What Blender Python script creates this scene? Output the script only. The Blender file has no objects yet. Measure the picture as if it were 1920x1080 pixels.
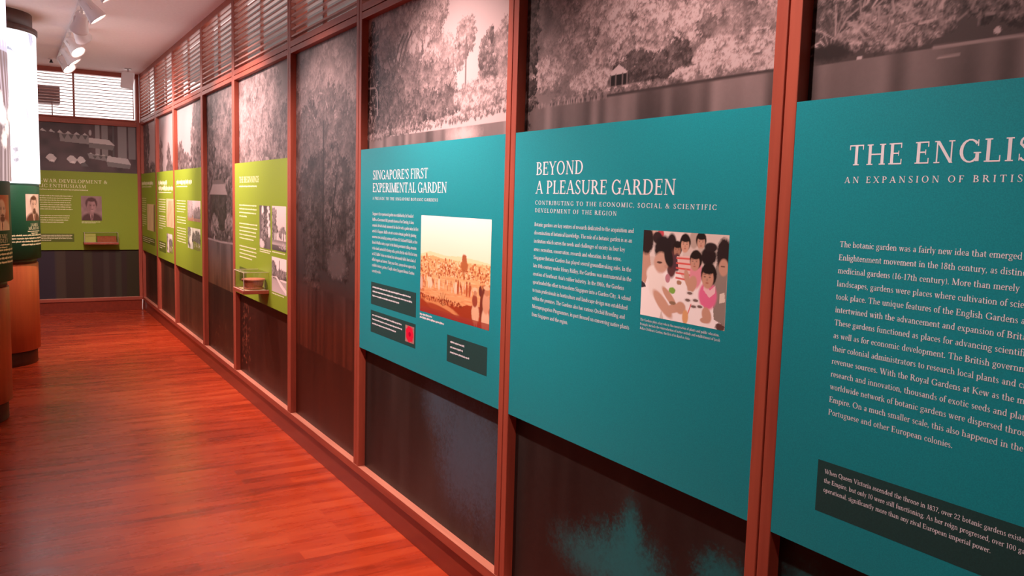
import bpy, bmesh, math, random
import numpy as np
from mathutils import Vector, Matrix

# ================================================================ camera, world, exposure
SC = bpy.context.scene
COL = SC.collection
W, D, HC = 1.45, 11.393, 2.947            # long wall plane x = W, end wall plane y = D, ceiling height
CAM_Z = 1.4934
cam = bpy.data.cameras.new('camera')
cam.sensor_width, cam.lens = 36.0, 36.0*1547.41/1920.0
cam.clip_start = .02
camo = bpy.data.objects.new('camera', cam)
COL.objects.link(camo)
def aim(yaw, pitch, roll):
    cy, sy, cp, sp = math.cos(yaw), math.sin(yaw), math.cos(pitch), math.sin(pitch)
    f = Vector((sy*cp, cy*cp, sp)); r = Vector((cy, -sy, 0)); u = r.cross(f)
    r2 = math.cos(roll)*r+math.sin(roll)*u; u2 = -math.sin(roll)*r+math.cos(roll)*u
    return Matrix((r2, u2, -f)).transposed()
camo.matrix_world = Matrix.Translation((0, 0, CAM_Z)) @ aim(math.radians(31.4886), math.radians(-5.9118), math.radians(1.5754)).to_4x4()
SC.camera = camo

wd = bpy.data.worlds.new('daylight'); SC.world = wd; wd.use_nodes = True
wd.node_tree.nodes['Background'].inputs[0].default_value = (1.0, .9, .88, 1)
wd.node_tree.nodes['Background'].inputs[1].default_value = 2.2
SC.view_settings.view_transform = 'Standard'
SC.view_settings.look = 'None'
SC.view_settings.gamma = 1.0
SC.view_settings.exposure = 0.0
SC.cycles.transparent_max_bounces = 32
SPOT_W, SPOT_C = 230.0, (1.0, .69, .64)

# ================================================================ helpers
def mat(name, col, rough=.5, metal=0., spec=.5, **kw):
    m = bpy.data.materials.new(name); m.use_nodes = True
    b = m.node_tree.nodes['Principled BSDF']
    b.inputs['Base Color'].default_value = (*col, 1); b.inputs['Roughness'].default_value = rough
    b.inputs['Metallic'].default_value = metal; b.inputs['Specular IOR Level'].default_value = spec
    if 'emit' in kw:
        b.inputs['Emission Color'].default_value = (*kw['emit'], 1); b.inputs['Emission Strength'].default_value = kw['power']
    return m
def nodes(m): return m.node_tree.nodes, m.node_tree.links, m.node_tree.nodes['Principled BSDF']
def wood(name, dark, light, axis='Z', scale=14., rough=.38, stretch=14.):
    m = mat(name, light, rough); N, L, B = nodes(m)
    tc = N.new('ShaderNodeTexCoord'); mp = N.new('ShaderNodeMapping')
    s = [scale]*3; s['XYZ'.index(axis)] = scale/stretch
    mp.inputs['Scale'].default_value = s
    L.new(tc.outputs['Object'], mp.inputs['Vector'])
    n = N.new('ShaderNodeTexNoise'); n.inputs['Scale'].default_value = 3.; n.inputs['Detail'].default_value = 6.
    L.new(mp.outputs[0], n.inputs['Vector'])
    r = N.new('ShaderNodeValToRGB'); r.color_ramp.elements[0].position = .3; r.color_ramp.elements[1].position = .7
    r.color_ramp.elements[0].color = (*dark, 1); r.color_ramp.elements[1].color = (*light, 1)
    L.new(n.outputs[0], r.inputs[0]); L.new(r.outputs[0], B.inputs['Base Color'])
    return m
def speckle(name, col, amt=.1, scale=900., rough=.55, spec=.35):
    m = mat(name, col, rough, spec=spec); N, L, B = nodes(m)
    tc = N.new('ShaderNodeTexCoord'); n = N.new('ShaderNodeTexNoise'); n.inputs['Scale'].default_value = scale
    L.new(tc.outputs['Object'], n.inputs['Vector'])
    r = N.new('ShaderNodeValToRGB'); r.color_ramp.elements[0].position = .35; r.color_ramp.elements[1].position = .65
    r.color_ramp.elements[0].color = (*[c*(1-amt) for c in col], 1); r.color_ramp.elements[1].color = (*[min(1, c*(1+amt)) for c in col], 1)
    L.new(n.outputs[0], r.inputs[0]); L.new(r.outputs[0], B.inputs['Base Color'])
    return m
def print_mat(name, rough=.45, glow=0., spec=.4):
    m = mat(name, (1, 1, 1), rough, spec=spec); N, L, B = nodes(m)
    a = N.new('ShaderNodeAttribute'); a.attribute_name = 'ink'
    L.new(a.outputs['Color'], B.inputs['Base Color'])
    if glow:
        L.new(a.outputs['Color'], B.inputs['Emission Color']); B.inputs['Emission Strength'].default_value = glow
        k = N.new('ShaderNodeMixRGB'); k.blend_type = 'MULTIPLY'; k.inputs[0].default_value = 1.; k.inputs[2].default_value = (.2, .2, .2, 1)
        L.new(a.outputs['Color'], k.inputs[1]); L.new(k.outputs[0], B.inputs['Base Color'])
    return m

def root(o):
    while o.parent: o = o.parent
    return o
def obj(name, geo, m, parent=None, smooth=False, bevel=0.):
    """geo: bmesh or (verts, faces) in room coordinates -> one linked mesh object"""
    me = bpy.data.meshes.new(name)
    if isinstance(geo, tuple): me.from_pydata(geo[0], [], geo[1])
    else: geo.to_mesh(me); geo.free()
    o = bpy.data.objects.new(name, me); COL.objects.link(o)
    if m: me.materials.append(m)
    if parent:
        r = root(parent)
        me.transform(Matrix.Translation(-r.location)); o.parent = parent
    if smooth: me.polygons.foreach_set('use_smooth', [True]*len(me.polygons))
    if bevel:
        b = o.modifiers.new('edge', 'BEVEL'); b.width = bevel; b.segments = 2; b.limit_method = 'ANGLE'
    return o
def tag(o, label, cat, group=None):
    o['label'] = label; o['category'] = cat
    if group: o['group'] = group
    return o
def thing(name, label, cat, loc, group=None):
    o = bpy.data.objects.new(name, None); COL.objects.link(o); o.location = loc; o.empty_display_size = .05
    return tag(o, label, cat, group)
def struct(name, geo, m, **kw):
    o = obj(name, geo, m, **kw); o['kind'] = 'structure'; return o
def box(bm, x0, x1, y0, y1, z0, z1):
    v = [bm.verts.new((x, y, z)) for x in (x0, x1) for y in (y0, y1) for z in (z0, z1)]
    for f in ((0, 1, 3, 2), (4, 6, 7, 5), (0, 4, 5, 1), (2, 3, 7, 6), (0, 2, 6, 4), (1, 5, 7, 3)): bm.faces.new([v[i] for i in f])
    return bm
def boxes(*bs):
    bm = bmesh.new()
    for b in bs: box(bm, *b)
    return bm
def lathe(bm, prof, c=(0, 0, 0), n=48, mtx=None, cap=True):
    rings = []
    for r, z in prof:
        ring = []
        for k in range(n):
            a = 2*math.pi*k/n; p = Vector((r*math.cos(a), r*math.sin(a), z))
            if mtx: p = mtx @ p
            ring.append(bm.verts.new(p+Vector(c)))
        rings.append(ring)
    for a, b in zip(rings, rings[1:]):
        for k in range(n): bm.faces.new((a[k], a[(k+1) % n], b[(k+1) % n], b[k]))
    if cap: bm.faces.new(rings[0][::-1]); bm.faces.new(rings[-1])
    return bm
def tube(bm, pts, r, n=8):
    prev = None
    for i, p in enumerate(pts):
        p = Vector(p); d = (Vector(pts[min(i+1, len(pts)-1)])-Vector(pts[max(i-1, 0)])).normalized()
        a = d.orthogonal().normalized(); b = d.cross(a)
        ring = [bm.verts.new(p+r*(math.cos(2*math.pi*k/n)*a+math.sin(2*math.pi*k/n)*b)) for k in range(n)]
        if prev:
            for k in range(n): bm.faces.new((prev[k], prev[(k+1) % n], ring[(k+1) % n], ring[k]))
        else: bm.faces.new(ring[::-1])
        prev = ring
    bm.faces.new(prev)
    return bm

# ================================================================ prints: pictures painted cell by cell into fine meshes
def vnoise(X, Y, cu, cv, seed):
    r = np.random.default_rng(seed); x, y = X/cu, Y/cv
    x = x-x.min(); y = y-y.min()
    g = r.random((int(y.max())+3, int(x.max())+3))
    xi, yi = x.astype(int), y.astype(int); fx, fy = x-xi, y-yi
    fx = fx*fx*(3-2*fx); fy = fy*fy*(3-2*fy)
    return (g[yi, xi]*(1-fx)+g[yi, xi+1]*fx)*(1-fy)+(g[yi+1, xi]*(1-fx)+g[yi+1, xi+1]*fx)*fy
def gr(v): return np.array((v, v*.965, v*.955))
class Cv:
    """a picture w x h metres, cells of res metres; (u, v) from its lower left corner plus v0"""
    def __init__(s, w, h, res, seed=1, bg=.5, v0=0.):
        s.w, s.h, s.v0 = w, h, v0
        s.nu, s.nv = max(4, int(w/res))+1, max(4, int(h/res))+1
        s.u = np.linspace(0, w, s.nu); s.v = np.linspace(v0, v0+h, s.nv); s.res = res
        s.X, s.Y = np.meshgrid(s.u, s.v)
        s.c = np.zeros((s.nv, s.nu, 3)); s.c[:] = gr(bg) if np.isscalar(bg) else np.array(bg)
        s.rng = np.random.default_rng(seed)
        k = res
        s.n = .42*vnoise(s.X, s.Y, 2.2*k, 2.2*k, seed+1)+.28*vnoise(s.X, s.Y, 5*k, 5*k, seed+2)+.3*s.rng.random((s.nv, s.nu))
        s.n2 = vnoise(s.X, s.Y, 18*k, 18*k, seed+3)
    def win(s, u0, u1, v0, v1):
        k = s.w/(s.nu-1); j = s.h/(s.nv-1)
        a, b = max(0, int(u0/k)-1), min(s.nu, int(u1/k)+3); c, d = max(0, int((v0-s.v0)/j)-1), min(s.nv, int((v1-s.v0)/j)+3)
        return (slice(c, d), slice(a, b)) if b > a and d > c else None
    def put(s, w, m, col):
        col = gr(col) if np.isscalar(col) else np.asarray(col)
        s.c[w] = s.c[w]*(1-m[..., None])+col*m[..., None]
    def blob(s, cx, cy, rx, ry, col, soft=.25, rough=0., rot=0., al=1.):
        R = max(rx, ry)*1.5; w = s.win(cx-R, cx+R, cy-R, cy+R)
        if not w: return
        x, y = s.X[w]-cx, s.Y[w]-cy
        if rot: c, t = math.cos(rot), math.sin(rot); x, y = x*c+y*t, y*c-x*t
        d = np.hypot(x/rx, y/ry)+rough*(s.n[w]-.5)
        s.put(w, np.clip((1+soft/2-d)/soft, 0, 1)*al, col)
    def poly(s, pts, col, al=1.):
        xs, ys = [p[0] for p in pts], [p[1] for p in pts]; w = s.win(min(xs), max(xs), min(ys), max(ys))
        if not w: return
        X, Y = s.X[w], s.Y[w]; m = np.zeros(X.shape, bool)
        for (x0, y0), (x1, y1) in zip(pts, pts[1:]+pts[:1]):
            if y0 != y1: m ^= ((Y >= min(y0, y1)) & (Y < max(y0, y1)) & (X < x0+(Y-y0)*(x1-x0)/(y1-y0)))
        s.put(w, m*al, col)
    def line(s, pts, wd, col, al=1.):
        for (x0, y0), (x1, y1) in zip(pts, pts[1:]):
            w = s.win(min(x0, x1)-wd, max(x0, x1)+wd, min(y0, y1)-wd, max(y0, y1)+wd)
            if not w: continue
            dx, dy = x1-x0, y1-y0; t = np.clip(((s.X[w]-x0)*dx+(s.Y[w]-y0)*dy)/(dx*dx+dy*dy+1e-12), 0, 1)
            d = np.hypot(s.X[w]-x0-t*dx, s.Y[w]-y0-t*dy)
            s.put(w, np.clip((wd/2+s.res*.5-d)/s.res, 0, 1)*al, col)
    def band(s, v0, v1, c0, c1, al=1.):
        w = s.win(0, s.w, v0, v1); t = np.clip((s.Y[w]-v0)/(v1-v0), 0, 1)[..., None]
        c0 = gr(c0) if np.isscalar(c0) else np.array(c0); c1 = gr(c1) if np.isscalar(c1) else np.array(c1)
        s.c[w] = s.c[w]*(1-al)+(c0*(1-t)+c1*t)*al
    def clump(s, cx, cy, r, lo, hi, fl=.8):
        R = r*1.5; w = s.win(cx-R, cx+R, cy-R, cy+R)
        if not w: return
        x, y = (s.X[w]-cx)/r, (s.Y[w]-cy)/(r*fl); n = s.n[w]
        m = np.clip((1.-np.hypot(x, y)-(n-.5)*1.3)/.18, 0, 1)
        t = np.clip(.40+.42*y-.22*x+(n-.5)*2.3, 0, 1)**1.25
        col = gr(1.)*(lo+(hi-lo)*t)[..., None]
        s.c[w] = s.c[w]*(1-m[..., None])+col*m[..., None]
    def crown(s, cx, cy, rx, ry, n, lo, hi, r0, r1, fl=.8):
        P = []
        for _ in range(n):
            a = s.rng.random()*6.283; q = math.sqrt(s.rng.random())
            P.append((cx+rx*q*math.cos(a), cy+ry*q*math.sin(a)))
        for x, y in sorted(P, key=lambda p: -p[1]):
            k = .75+.5*s.rng.random()
            s.clump(x, y, r0+(r1-r0)*s.rng.random(), lo*k, hi*k, fl)
    def leaves(s, u0, u1, v0, v1, n, lo, hi, ln=.03):
        for _ in range(n):
            x, y = u0+(u1-u0)*s.rng.random(), v0+(v1-v0)*s.rng.random(); a = s.rng.random()*3.14; l = ln*(.4+.8*s.rng.random())
            s.line([(x, y), (x+l*math.cos(a), y+l*math.sin(a))], s.res*(.8+s.rng.random()), lo+(hi-lo)*s.rng.random())
    def water(s, vt, hi, lo, blu=0.):
        w = s.win(0, s.w, s.v0, vt); Y = s.Y[w]; t = np.clip((vt-Y)/1.5, 0, 1)
        st = vnoise(s.X[w], Y, .035, .5, 77)*.6+vnoise(s.X[w], Y, .12, .7, 78)*.4
        l = (hi*(1-t)**1.6+lo)*(.45+1.1*st)+.02*(s.n[w]-.5)
        m = (Y < vt)
        s.c[w] = np.where(m[..., None], gr(1.)*l[..., None]*np.array((1, 1+.1*blu, 1+.2*blu)), s.c[w])
def printed(name, C, place, m, parent=None):
    """the picture as a fine mesh: place(u, v) -> room point"""
    me = bpy.data.meshes.new(name); nu, nv = C.nu, C.nv
    P = np.array([np.broadcast_to(a, C.X.shape) for a in place(C.X, C.Y)], float).reshape(3, -1).T
    if parent: P = P-np.array(root(parent).location)
    me.vertices.add(nu*nv); me.vertices.foreach_set('co', P.ravel())
    i = (np.arange(nv-1)[:, None]*nu+np.arange(nu-1)[None]).ravel()
    F = np.stack([i, i+1, i+nu+1, i+nu], 1)
    me.loops.add(F.size); me.loops.foreach_set('vertex_index', F.ravel().astype(np.int32))
    me.polygons.add(len(F)); me.polygons.foreach_set('loop_start', np.arange(0, F.size, 4, dtype=np.int32))
    me.update(calc_edges=True)
    a = me.color_attributes.new('ink', 'FLOAT_COLOR', 'POINT')
    a.data.foreach_set('color', np.concatenate([np.clip(C.c, 0, 1), np.ones((nv, nu, 1))], 2).astype(np.float32).ravel())
    me.polygons.foreach_set('use_smooth', np.ones(len(F), bool))
    me.materials.append(m)
    o = bpy.data.objects.new(name, me); COL.objects.link(o)
    if parent: o.parent = parent
    return o
def lettering(name, items, place, m, parent):
    """items: (text, u, baseline, cap height, width or None, tracking); flat ink, one mesh per text block"""
    if len(items) > 1 and name in ('heading', 'subheading', 'caption'):
        for it in items: lettering(name, [it], place, m, parent)
        return
    vs, fs = [], []
    for s, u, v, cap, wid, tr in items:
        q, w = lay(s, tr); kx = (wid/w) if wid else cap*.86
        for k, p in enumerate(q):                        # strokes overlap: each a hair above the last
            fs.append(list(range(len(vs), len(vs)+len(p)))); vs += [place(u+x*kx, v+y*cap, 4e-6*(k % 23)) for x, y in p]
    return obj(name, (vs, fs), m, parent)
def bars(name, rows, place, m, parent, seed=1):
    """rows of lettering too small to read in the photograph: (u0, u1, v, height)"""
    if len(rows) > 1 and name in ('heading', 'subheading', 'caption'):
        for k, it in enumerate(rows): bars(name, [it], place, m, parent, seed+k)
        return
    r = random.Random(seed); vs, fs = [], []
    for u0, u1, v, h in rows:
        u = u0
        while u < u1-h*.6:
            e = min(u1, u+h*r.uniform(1.6, 5.5)); x = u
            while x < e:
                q = min(e, x+h*r.uniform(.3, .5)); t = h*r.choice((.72, .72, 1., .72)); b = -h*r.choice((0, 0, 0, .25))
                fs.append(list(range(len(vs), len(vs)+4))); vs += [place(x, v+b), place(q, v+b), place(q, v+t), place(x, v+t)]
                x = q+h*.07
            u = e+h*.42
    return obj(name, (vs, fs), m, parent)
# ---------------------------------------------------------------- lettering: a small serif face drawn as strokes
ST, SL, HR, SF = .155, .13, .066, .055          # cap stem, lower-case stem, hairline, serif thickness
XH = .66
def _q(*p): return [tuple(p)]
def Dg(x0, y0, x1, y1, w): return [((x0-w/2, y0), (x0+w/2, y0), (x1+w/2, y1), (x1-w/2, y1))]
def Br(x0, x1, y, h=HR): return [((x0, y-h/2), (x1, y-h/2), (x1, y+h/2), (x0, y+h/2))]
def Sr(x, y, w=.3): return Br(x-w/2, x+w/2, y, SF)
def V(x, y0, y1, w=ST, bot=1, top=1):
    o = Dg(x, y0, x, y1, w)
    e = .085
    if bot: o += Br(x-w/2-(e if bot != 3 else 0), x+w/2+(e if bot != 2 else 0), y0+SF/2, SF)
    if top: o += Br(x-w/2-(e if top != 3 else 0), x+w/2+(e if top != 2 else 0), y1-SF/2, SF)
    return o
def Fl(x, y, w=SL): return [((x-w/2-.1, y-.1), (x, y-.1), (x, y), (x-w/2, y-.035))]      # flag serif of a lower-case stem
def Ar(cx, cy, rx, ry, a0, a1, wM=ST, wm=HR, n=15):
    o = []; pts = []
    for i in range(n+1):
        a = math.radians(a0+(a1-a0)*i/n); c, s = math.cos(a), math.sin(a)
        t = wm+(wM-wm)*abs(c)**1.4
        pts.append(((cx+rx*c, cy+ry*s), (cx+(rx-t)*c, cy+(ry-t)*s)))
    for p, q in zip(pts, pts[1:]): o.append((p[0], q[0], q[1], p[1]))
    return o
def Dt(x, y, r): return [tuple((x+r*math.cos(k*math.pi/4), y+r*math.sin(k*math.pi/4)) for k in range(8))]
def Tk(x, y0, y1, w=.05): return Dg(x, y0, x, y1, w)
def _glyphs():
    G = {}
    G['A'] = (.98, Dg(.14, 0, .47, 1, HR)+Dg(.82, 0, .48, 1, ST)+Br(.25, .72, .33)+Sr(.13, .025, .26)+Sr(.83, .025, .32))
    G['B'] = (.82, V(.2, 0, 1)+Ar(.36, .755, .32, .245, -90, 90)+Ar(.36, .27, .4, .27, -90, 90)+Br(.2, .37, .973)+Br(.2, .37, .525)+Br(.2, .37, .027))
    G['C'] = (.92, Ar(.52, .5, .46, .52, 42, 318)+Tk(.86, .7, .98)+Tk(.86, .08, .26, .04))
    G['D'] = (1.0, V(.2, 0, 1)+Ar(.42, .5, .5, .5, -90, 90)+Br(.2, .43, .973)+Br(.2, .43, .027))
    G['E'] = (.78, V(.2, 0, 1)+Br(.2, .68, .973)+Br(.2, .56, .52)+Br(.2, .7, .027)+Tk(.66, .76, 1)+Tk(.68, 0, .25)+Tk(.54, .4, .64, .04))
    G['F'] = (.72, V(.2, 0, 1)+Br(.2, .66, .973)+Br(.2, .54, .5)+Tk(.64, .76, 1)+Tk(.52, .38, .62, .04))
    G['G'] = (1.0, Ar(.52, .5, .46, .52, 42, 330)+Tk(.86, .7, .98)+V(.84, .04, .44, ST, 0, 1))
    G['H'] = (1.06, V(.2, 0, 1)+V(.86, 0, 1)+Br(.2, .86, .51))
    G['I'] = (.42, V(.21, 0, 1))
    G['J'] = (.46, V(.25, -.1, 1, ST, 0, 1)+Ar(.1, -.1, .21, .18, 270, 360, ST, HR))
    G['K'] = (.96, V(.2, 0, 1)+Dg(.28, .46, .76, 1, .07)+Dg(.82, 0, .38, .56, ST+.03)+Sr(.78, .975, .26)+Sr(.84, .025, .3))
    G['L'] = (.76, V(.2, 0, 1)+Br(.2, .7, .027)+Tk(.69, 0, .27))
    G['M'] = (1.2, Dg(.17, 0, .22, 1, HR)+Dg(.22, 1, .6, 0, ST)+Dg(.6, 0, .97, 1, HR)+V(1.0, 0, 1)+Sr(.17, .025, .26)+Sr(.2, .975, .2))
    G['N'] = (1.06, Dg(.2, 0, .2, 1, HR)+Dg(.22, 1, .86, 0, ST)+Dg(.86, 0, .86, 1, HR)+Sr(.2, .025, .28)+Sr(.17, .975, .2)+Sr(.86, .975, .28))
    G['O'] = (1.06, Ar(.53, .5, .47, .52, 0, 360, n=30))
    G['P'] = (.78, V(.2, 0, 1)+Ar(.36, .73, .36, .27, -90, 90)+Br(.2, .37, .973)+Br(.2, .37, .487))
    G['Q'] = (1.06, Ar(.53, .5, .47, .52, 0, 360, n=30)+Dg(1.0, -.25, .55, .06, .14))
    G['R'] = (.92, V(.2, 0, 1)+Ar(.36, .74, .34, .26, -90, 90)+Br(.2, .37, .973)+Br(.2, .37, .507)+Dg(.82, 0, .44, .52, ST+.03)+Sr(.85, .025, .24))
    G['S'] = (.68, Ar(.34, .755, .26, .265, 30, 200, .1)+Ar(.34, .26, .28, .28, 210, 380, .1)+Dg(.5, .34, .17, .7, .19)+Tk(.56, .72, .98, .04)+Tk(.09, .02, .3, .04))
    G['T'] = (.88, V(.44, 0, 1, ST, 1, 0)+Br(.06, .82, .973)+Tk(.08, .76, 1)+Tk(.8, .76, 1))
    G['U'] = (1.0, V(.2, .3, 1, ST, 0, 1)+Dg(.83, .3, .83, 1, HR)+Sr(.83, .975, .26)+Ar(.495, .32, .362, .34, 180, 360, ST, HR))
    G['V'] = (.96, Dg(.16, 1, .48, 0, ST)+Dg(.8, 1, .5, 0, HR)+Sr(.16, .975, .32)+Sr(.8, .975, .26))
    G['W'] = (1.34, Dg(.16, 1, .42, 0, ST)+Dg(.66, 1, .44, 0, HR)+Dg(.64, 1, .92, 0, ST)+Dg(1.18, 1, .94, 0, HR)+Sr(.16, .975, .3)+Sr(.64, .975, .3)+Sr(1.18, .975, .26))
    G['X'] = (.96, Dg(.16, 1, .8, 0, ST)+Dg(.16, 0, .78, 1, HR)+Sr(.16, .975, .28)+Sr(.8, .025, .3)+Sr(.14, .025, .26)+Sr(.78, .975, .26))
    G['Y'] = (.9, Dg(.14, 1, .45, .46, ST)+Dg(.78, 1, .46, .46, HR)+V(.45, 0, .48, ST, 1, 0)+Sr(.14, .975, .28)+Sr(.78, .975, .26))
    G['Z'] = (.8, Dg(.12, 0, .68, 1, ST)+Br(.08, .72, .973)+Br(.08, .74, .027)+Tk(.1, .78, 1)+Tk(.72, 0, .24))
    G['&'] = (1.05, Ar(.42, .77, .22, .25, 0, 360, .1, n=20)+Ar(.38, .26, .32, .28, 60, 330, .13)+Dg(.9, 0, .28, .72, .14)+Dg(.62, .12, .86, .5, HR)+Br(.7, .98, .5))
    x = XH
    bowl = lambda cx, r=.26: Ar(cx, x/2, r, x/2+.015, 0, 360, SL, HR, 22)
    arch = lambda x0, x1: Ar((x0+x1)/2, x-.24, (x1-x0)/2+SL/2, .255, 10, 165, SL, HR)
    G['a'] = (.58, Ar(.3, x-.2, .2, .21, 0, 160, .1)+V(.42, .02, x-.2, SL, 0, 0)+Ar(.25, .18, .2, .195, 0, 360, .1, HR, 22)+Br(.42, .54, .03, SF))
    G['b'] = (.68, V(.16, 0, 1.05, SL, 0, 0)+Fl(.16, 1.05)+bowl(.37, .27))
    G['c'] = (.54, Ar(.3, x/2, .26, x/2+.015, 50, 315, SL)+Dt(.45, x-.15, .06))
    G['d'] = (.68, bowl(.31, .27)+V(.5, 0, 1.05, SL, 0, 0)+Fl(.5, 1.05)+Br(.5, .64, .025, SF))
    G['e'] = (.55, Ar(.29, x/2, .25, x/2+.015, 0, 315, SL)+Br(.08, .53, x/2+.02, .05))
    G['f'] = (.38, V(.18, 0, .82, SL, 1, 0)+Ar(.34, .82, .22, .24, 70, 180, SL, HR)+Br(.03, .38, x-.03, .06)+Dt(.43, .98, .06))
    G['g'] = (.6, Ar(.28, .43, .23, .24, 0, 360, .1, HR, 22)+Ar(.29, -.14, .28, .18, 0, 360, .1, HR, 22)+Dg(.14, .0, .2, .22, .07)+Br(.16, .46, .04, .06)+Br(.42, .6, .62, .07))
    G['h'] = (.7, V(.16, 0, 1.05, SL, 1, 0)+Fl(.16, 1.05)+arch(.16, .53)+V(.53, 0, x-.2, SL, 1, 0))
    G['i'] = (.34, V(.17, 0, x, SL, 1, 0)+Fl(.17, x)+Dt(.17, .9, .075))
    G['j'] = (.34, V(.19, -.12, x, SL, 0, 0)+Fl(.19, x)+Dt(.19, .9, .075)+Ar(.05, -.12, .2, .2, 270, 360, SL))
    G['k'] = (.68, V(.16, 0, 1.05, SL, 1, 0)+Fl(.16, 1.05)+Dg(.22, .28, .5, x, .06)+Dg(.58, 0, .3, .38, SL+.02)+Sr(.5, x-.02, .2)+Sr(.59, .025, .22))
    G['l'] = (.33, V(.16, 0, 1.05, SL, 1, 0)+Fl(.16, 1.05))
    G['m'] = (1.04, V(.16, 0, x, SL, 1, 0)+Fl(.16, x)+arch(.16, .52)+V(.52, 0, x-.2, SL, 1, 0)+arch(.52, .88)+V(.88, 0, x-.2, SL, 1, 0))
    G['n'] = (.7, V(.16, 0, x, SL, 1, 0)+Fl(.16, x)+arch(.16, .53)+V(.53, 0, x-.2, SL, 1, 0))
    G['o'] = (.62, bowl(.31, .27))
    G['p'] = (.68, V(.17, -.3, x, SL, 1, 0)+Fl(.17, x)+bowl(.38, .27))
    G['q'] = (.68, bowl(.31, .27)+V(.5, -.3, x, SL, 1, 0))
    G['r'] = (.48, V(.16, 0, x, SL, 1, 0)+Fl(.16, x)+Ar(.34, x-.2, .2, .22, 50, 170, SL)+Dt(.43, x-.07, .065))
    G['s'] = (.46, Ar(.23, x-.17, .17, .18, 25, 200, .08)+Ar(.23, .17, .18, .185, 205, 380, .08)+Dg(.34, .22, .12, .47, .15))
    G['t'] = (.42, V(.17, .14, .85, SL, 0, 0)+Ar(.31, .17, .2, .185, 180, 290, SL)+Br(.03, .38, x-.03, .06))
    G['u'] = (.7, V(.16, .2, x, SL, 0, 0)+Fl(.16, x)+Ar(.345, .24, .245, .255, 180, 340, SL)+V(.52, 0, x, SL, 0, 0)+Fl(.52, x)+Br(.52, .66, .025, SF))
    G['v'] = (.6, Dg(.12, x, .31, 0, SL)+Dg(.5, x, .31, 0, .055)+Sr(.12, x-.02, .24)+Sr(.5, x-.02, .2))
    G['w'] = (.9, Dg(.12, x, .29, 0, SL)+Dg(.46, x, .3, 0, .055)+Dg(.44, x, .62, 0, SL)+Dg(.8, x, .62, 0, .055)+Sr(.12, x-.02, .24)+Sr(.44, x-.02, .24)+Sr(.8, x-.02, .2))
    G['x'] = (.6, Dg(.12, x, .48, 0, SL)+Dg(.12, 0, .46, x, .055)+Sr(.12, x-.02, .2)+Sr(.48, .02, .2)+Sr(.12, .02, .18)+Sr(.46, x-.02, .18))
    G['y'] = (.6, Dg(.12, x, .33, 0, SL)+Dg(.5, x, .22, -.28, .06)+Sr(.12, x-.02, .24)+Sr(.5, x-.02, .2)+Dt(.17, -.26, .06))
    G['z'] = (.54, Dg(.1, 0, .42, x, SL)+Br(.06, .46, x-.03)+Br(.06, .48, .03)+Tk(.46, 0, .18))
    G['0'] = (.66, Ar(.33, .48, .28, .5, 0, 360, SL, HR, 22))
    G['1'] = (.5, V(.26, 0, .97, SL, 1, 0)+Dg(.12, .82, .24, .95, .07))
    G['2'] = (.64, Ar(.3, .7, .25, .27, -20, 170, SL)+Dg(.1, .04, .48, .6, .1)+Br(.06, .56, .045, .09))
    G['3'] = (.62, Ar(.27, .74, .22, .24, -80, 160, SL)+Ar(.25, .24, .27, .26, -150, 85, SL))
    G['6'] = (.64, Ar(.32, .3, .26, .31, 0, 360, SL, HR, 22)+Ar(.5, .3, .44, .68, 95, 180, SL))
    G['7'] = (.6, Br(.08, .54, .92, .09)+Dg(.2, 0, .5, .9, .11))
    G['8'] = (.64, Ar(.32, .74, .21, .24, 0, 360, .1, HR, 22)+Ar(.32, .25, .26, .27, 0, 360, SL, HR, 22))
    G['9'] = (.64, Ar(.32, .66, .26, .31, 0, 360, SL, HR, 22)+Ar(.14, .66, .44, .68, -85, 0, SL))
    G['.'] = (.28, Dt(.13, .07, .08))
    G[','] = (.28, Dt(.13, .07, .08)+Dg(.08, -.16, .17, .06, .06))
    G["'"] = (.26, Dt(.13, .9, .08)+Dg(.08, .66, .17, .9, .06))
    G['-'] = (.4, Br(.06, .34, .33, .08))
    G[':'] = (.28, Dt(.13, .07, .08)+Dt(.13, .52, .08))
    G['('] = (.38, Ar(.42, .4, .34, .66, 130, 230, .1))
    G[')'] = (.38, Ar(-.04, .4, .34, .66, -50, 50, .1))
    G[' '] = (.34, [])
    return G
GL = _glyphs()
def lay(s, track=0.):
    x, out = 0., []
    for ch in s:
        w, q = GL[ch]
        out += [tuple((px+x, py) for px, py in poly) for poly in q]
        x += w+track
    return out, x-track

# ================================================================ materials
M_ = {}
M_['frame'] = wood('mahogany_frame', (.28, .053, .030), (.40, .086, .046), 'Z', 10., .45)
M_['rail'] = wood('mahogany_rail', (.28, .053, .030), (.40, .086, .046), 'Y', 10., .45)
M_['railx'] = wood('mahogany_rail_across', (.28, .053, .030), (.40, .086, .046), 'X', 10., .45)
M_['sill'] = wood('pale_sill', (.52, .19, .12), (.66, .26, .17), 'Y', 10., .4)  # paler wood than the rail it caps
M_['slat'] = wood('mahogany_slat', (.40, .19, .155), (.52, .26, .215), 'Y', 12., .4)
M_['skirt'] = wood('skirting_wood', (.19, .026, .012), (.25, .037, .017), 'Y', 9., .3)
M_['drumwood'] = wood('column_veneer', (.42, .085, .022), (.54, .118, .034), 'Z', 8., .42)
M_['darkwood'] = wood('dark_wood', (.055, .02, .014), (.085, .032, .02), 'Z', 9., .4)
M_['ceil'] = speckle('ceiling_paint', (.95, .85, .84), .02, 40., .8)
M_['plaster'] = speckle('wall_paint', (.75, .6, .56), .03, 30., .8)
M_['eave'] = mat('eave_boards', (.06, .035, .03), .8)
M_['backing'] = mat('dark_backing', (.04, .02, .016), .8)
M_['teal'] = speckle('teal_board', (.007, .285, .33), .10, 420., .4, .4)
M_['olive'] = speckle('green_board', (.255, .36, .026), .05, 420., .5, .3)
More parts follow.
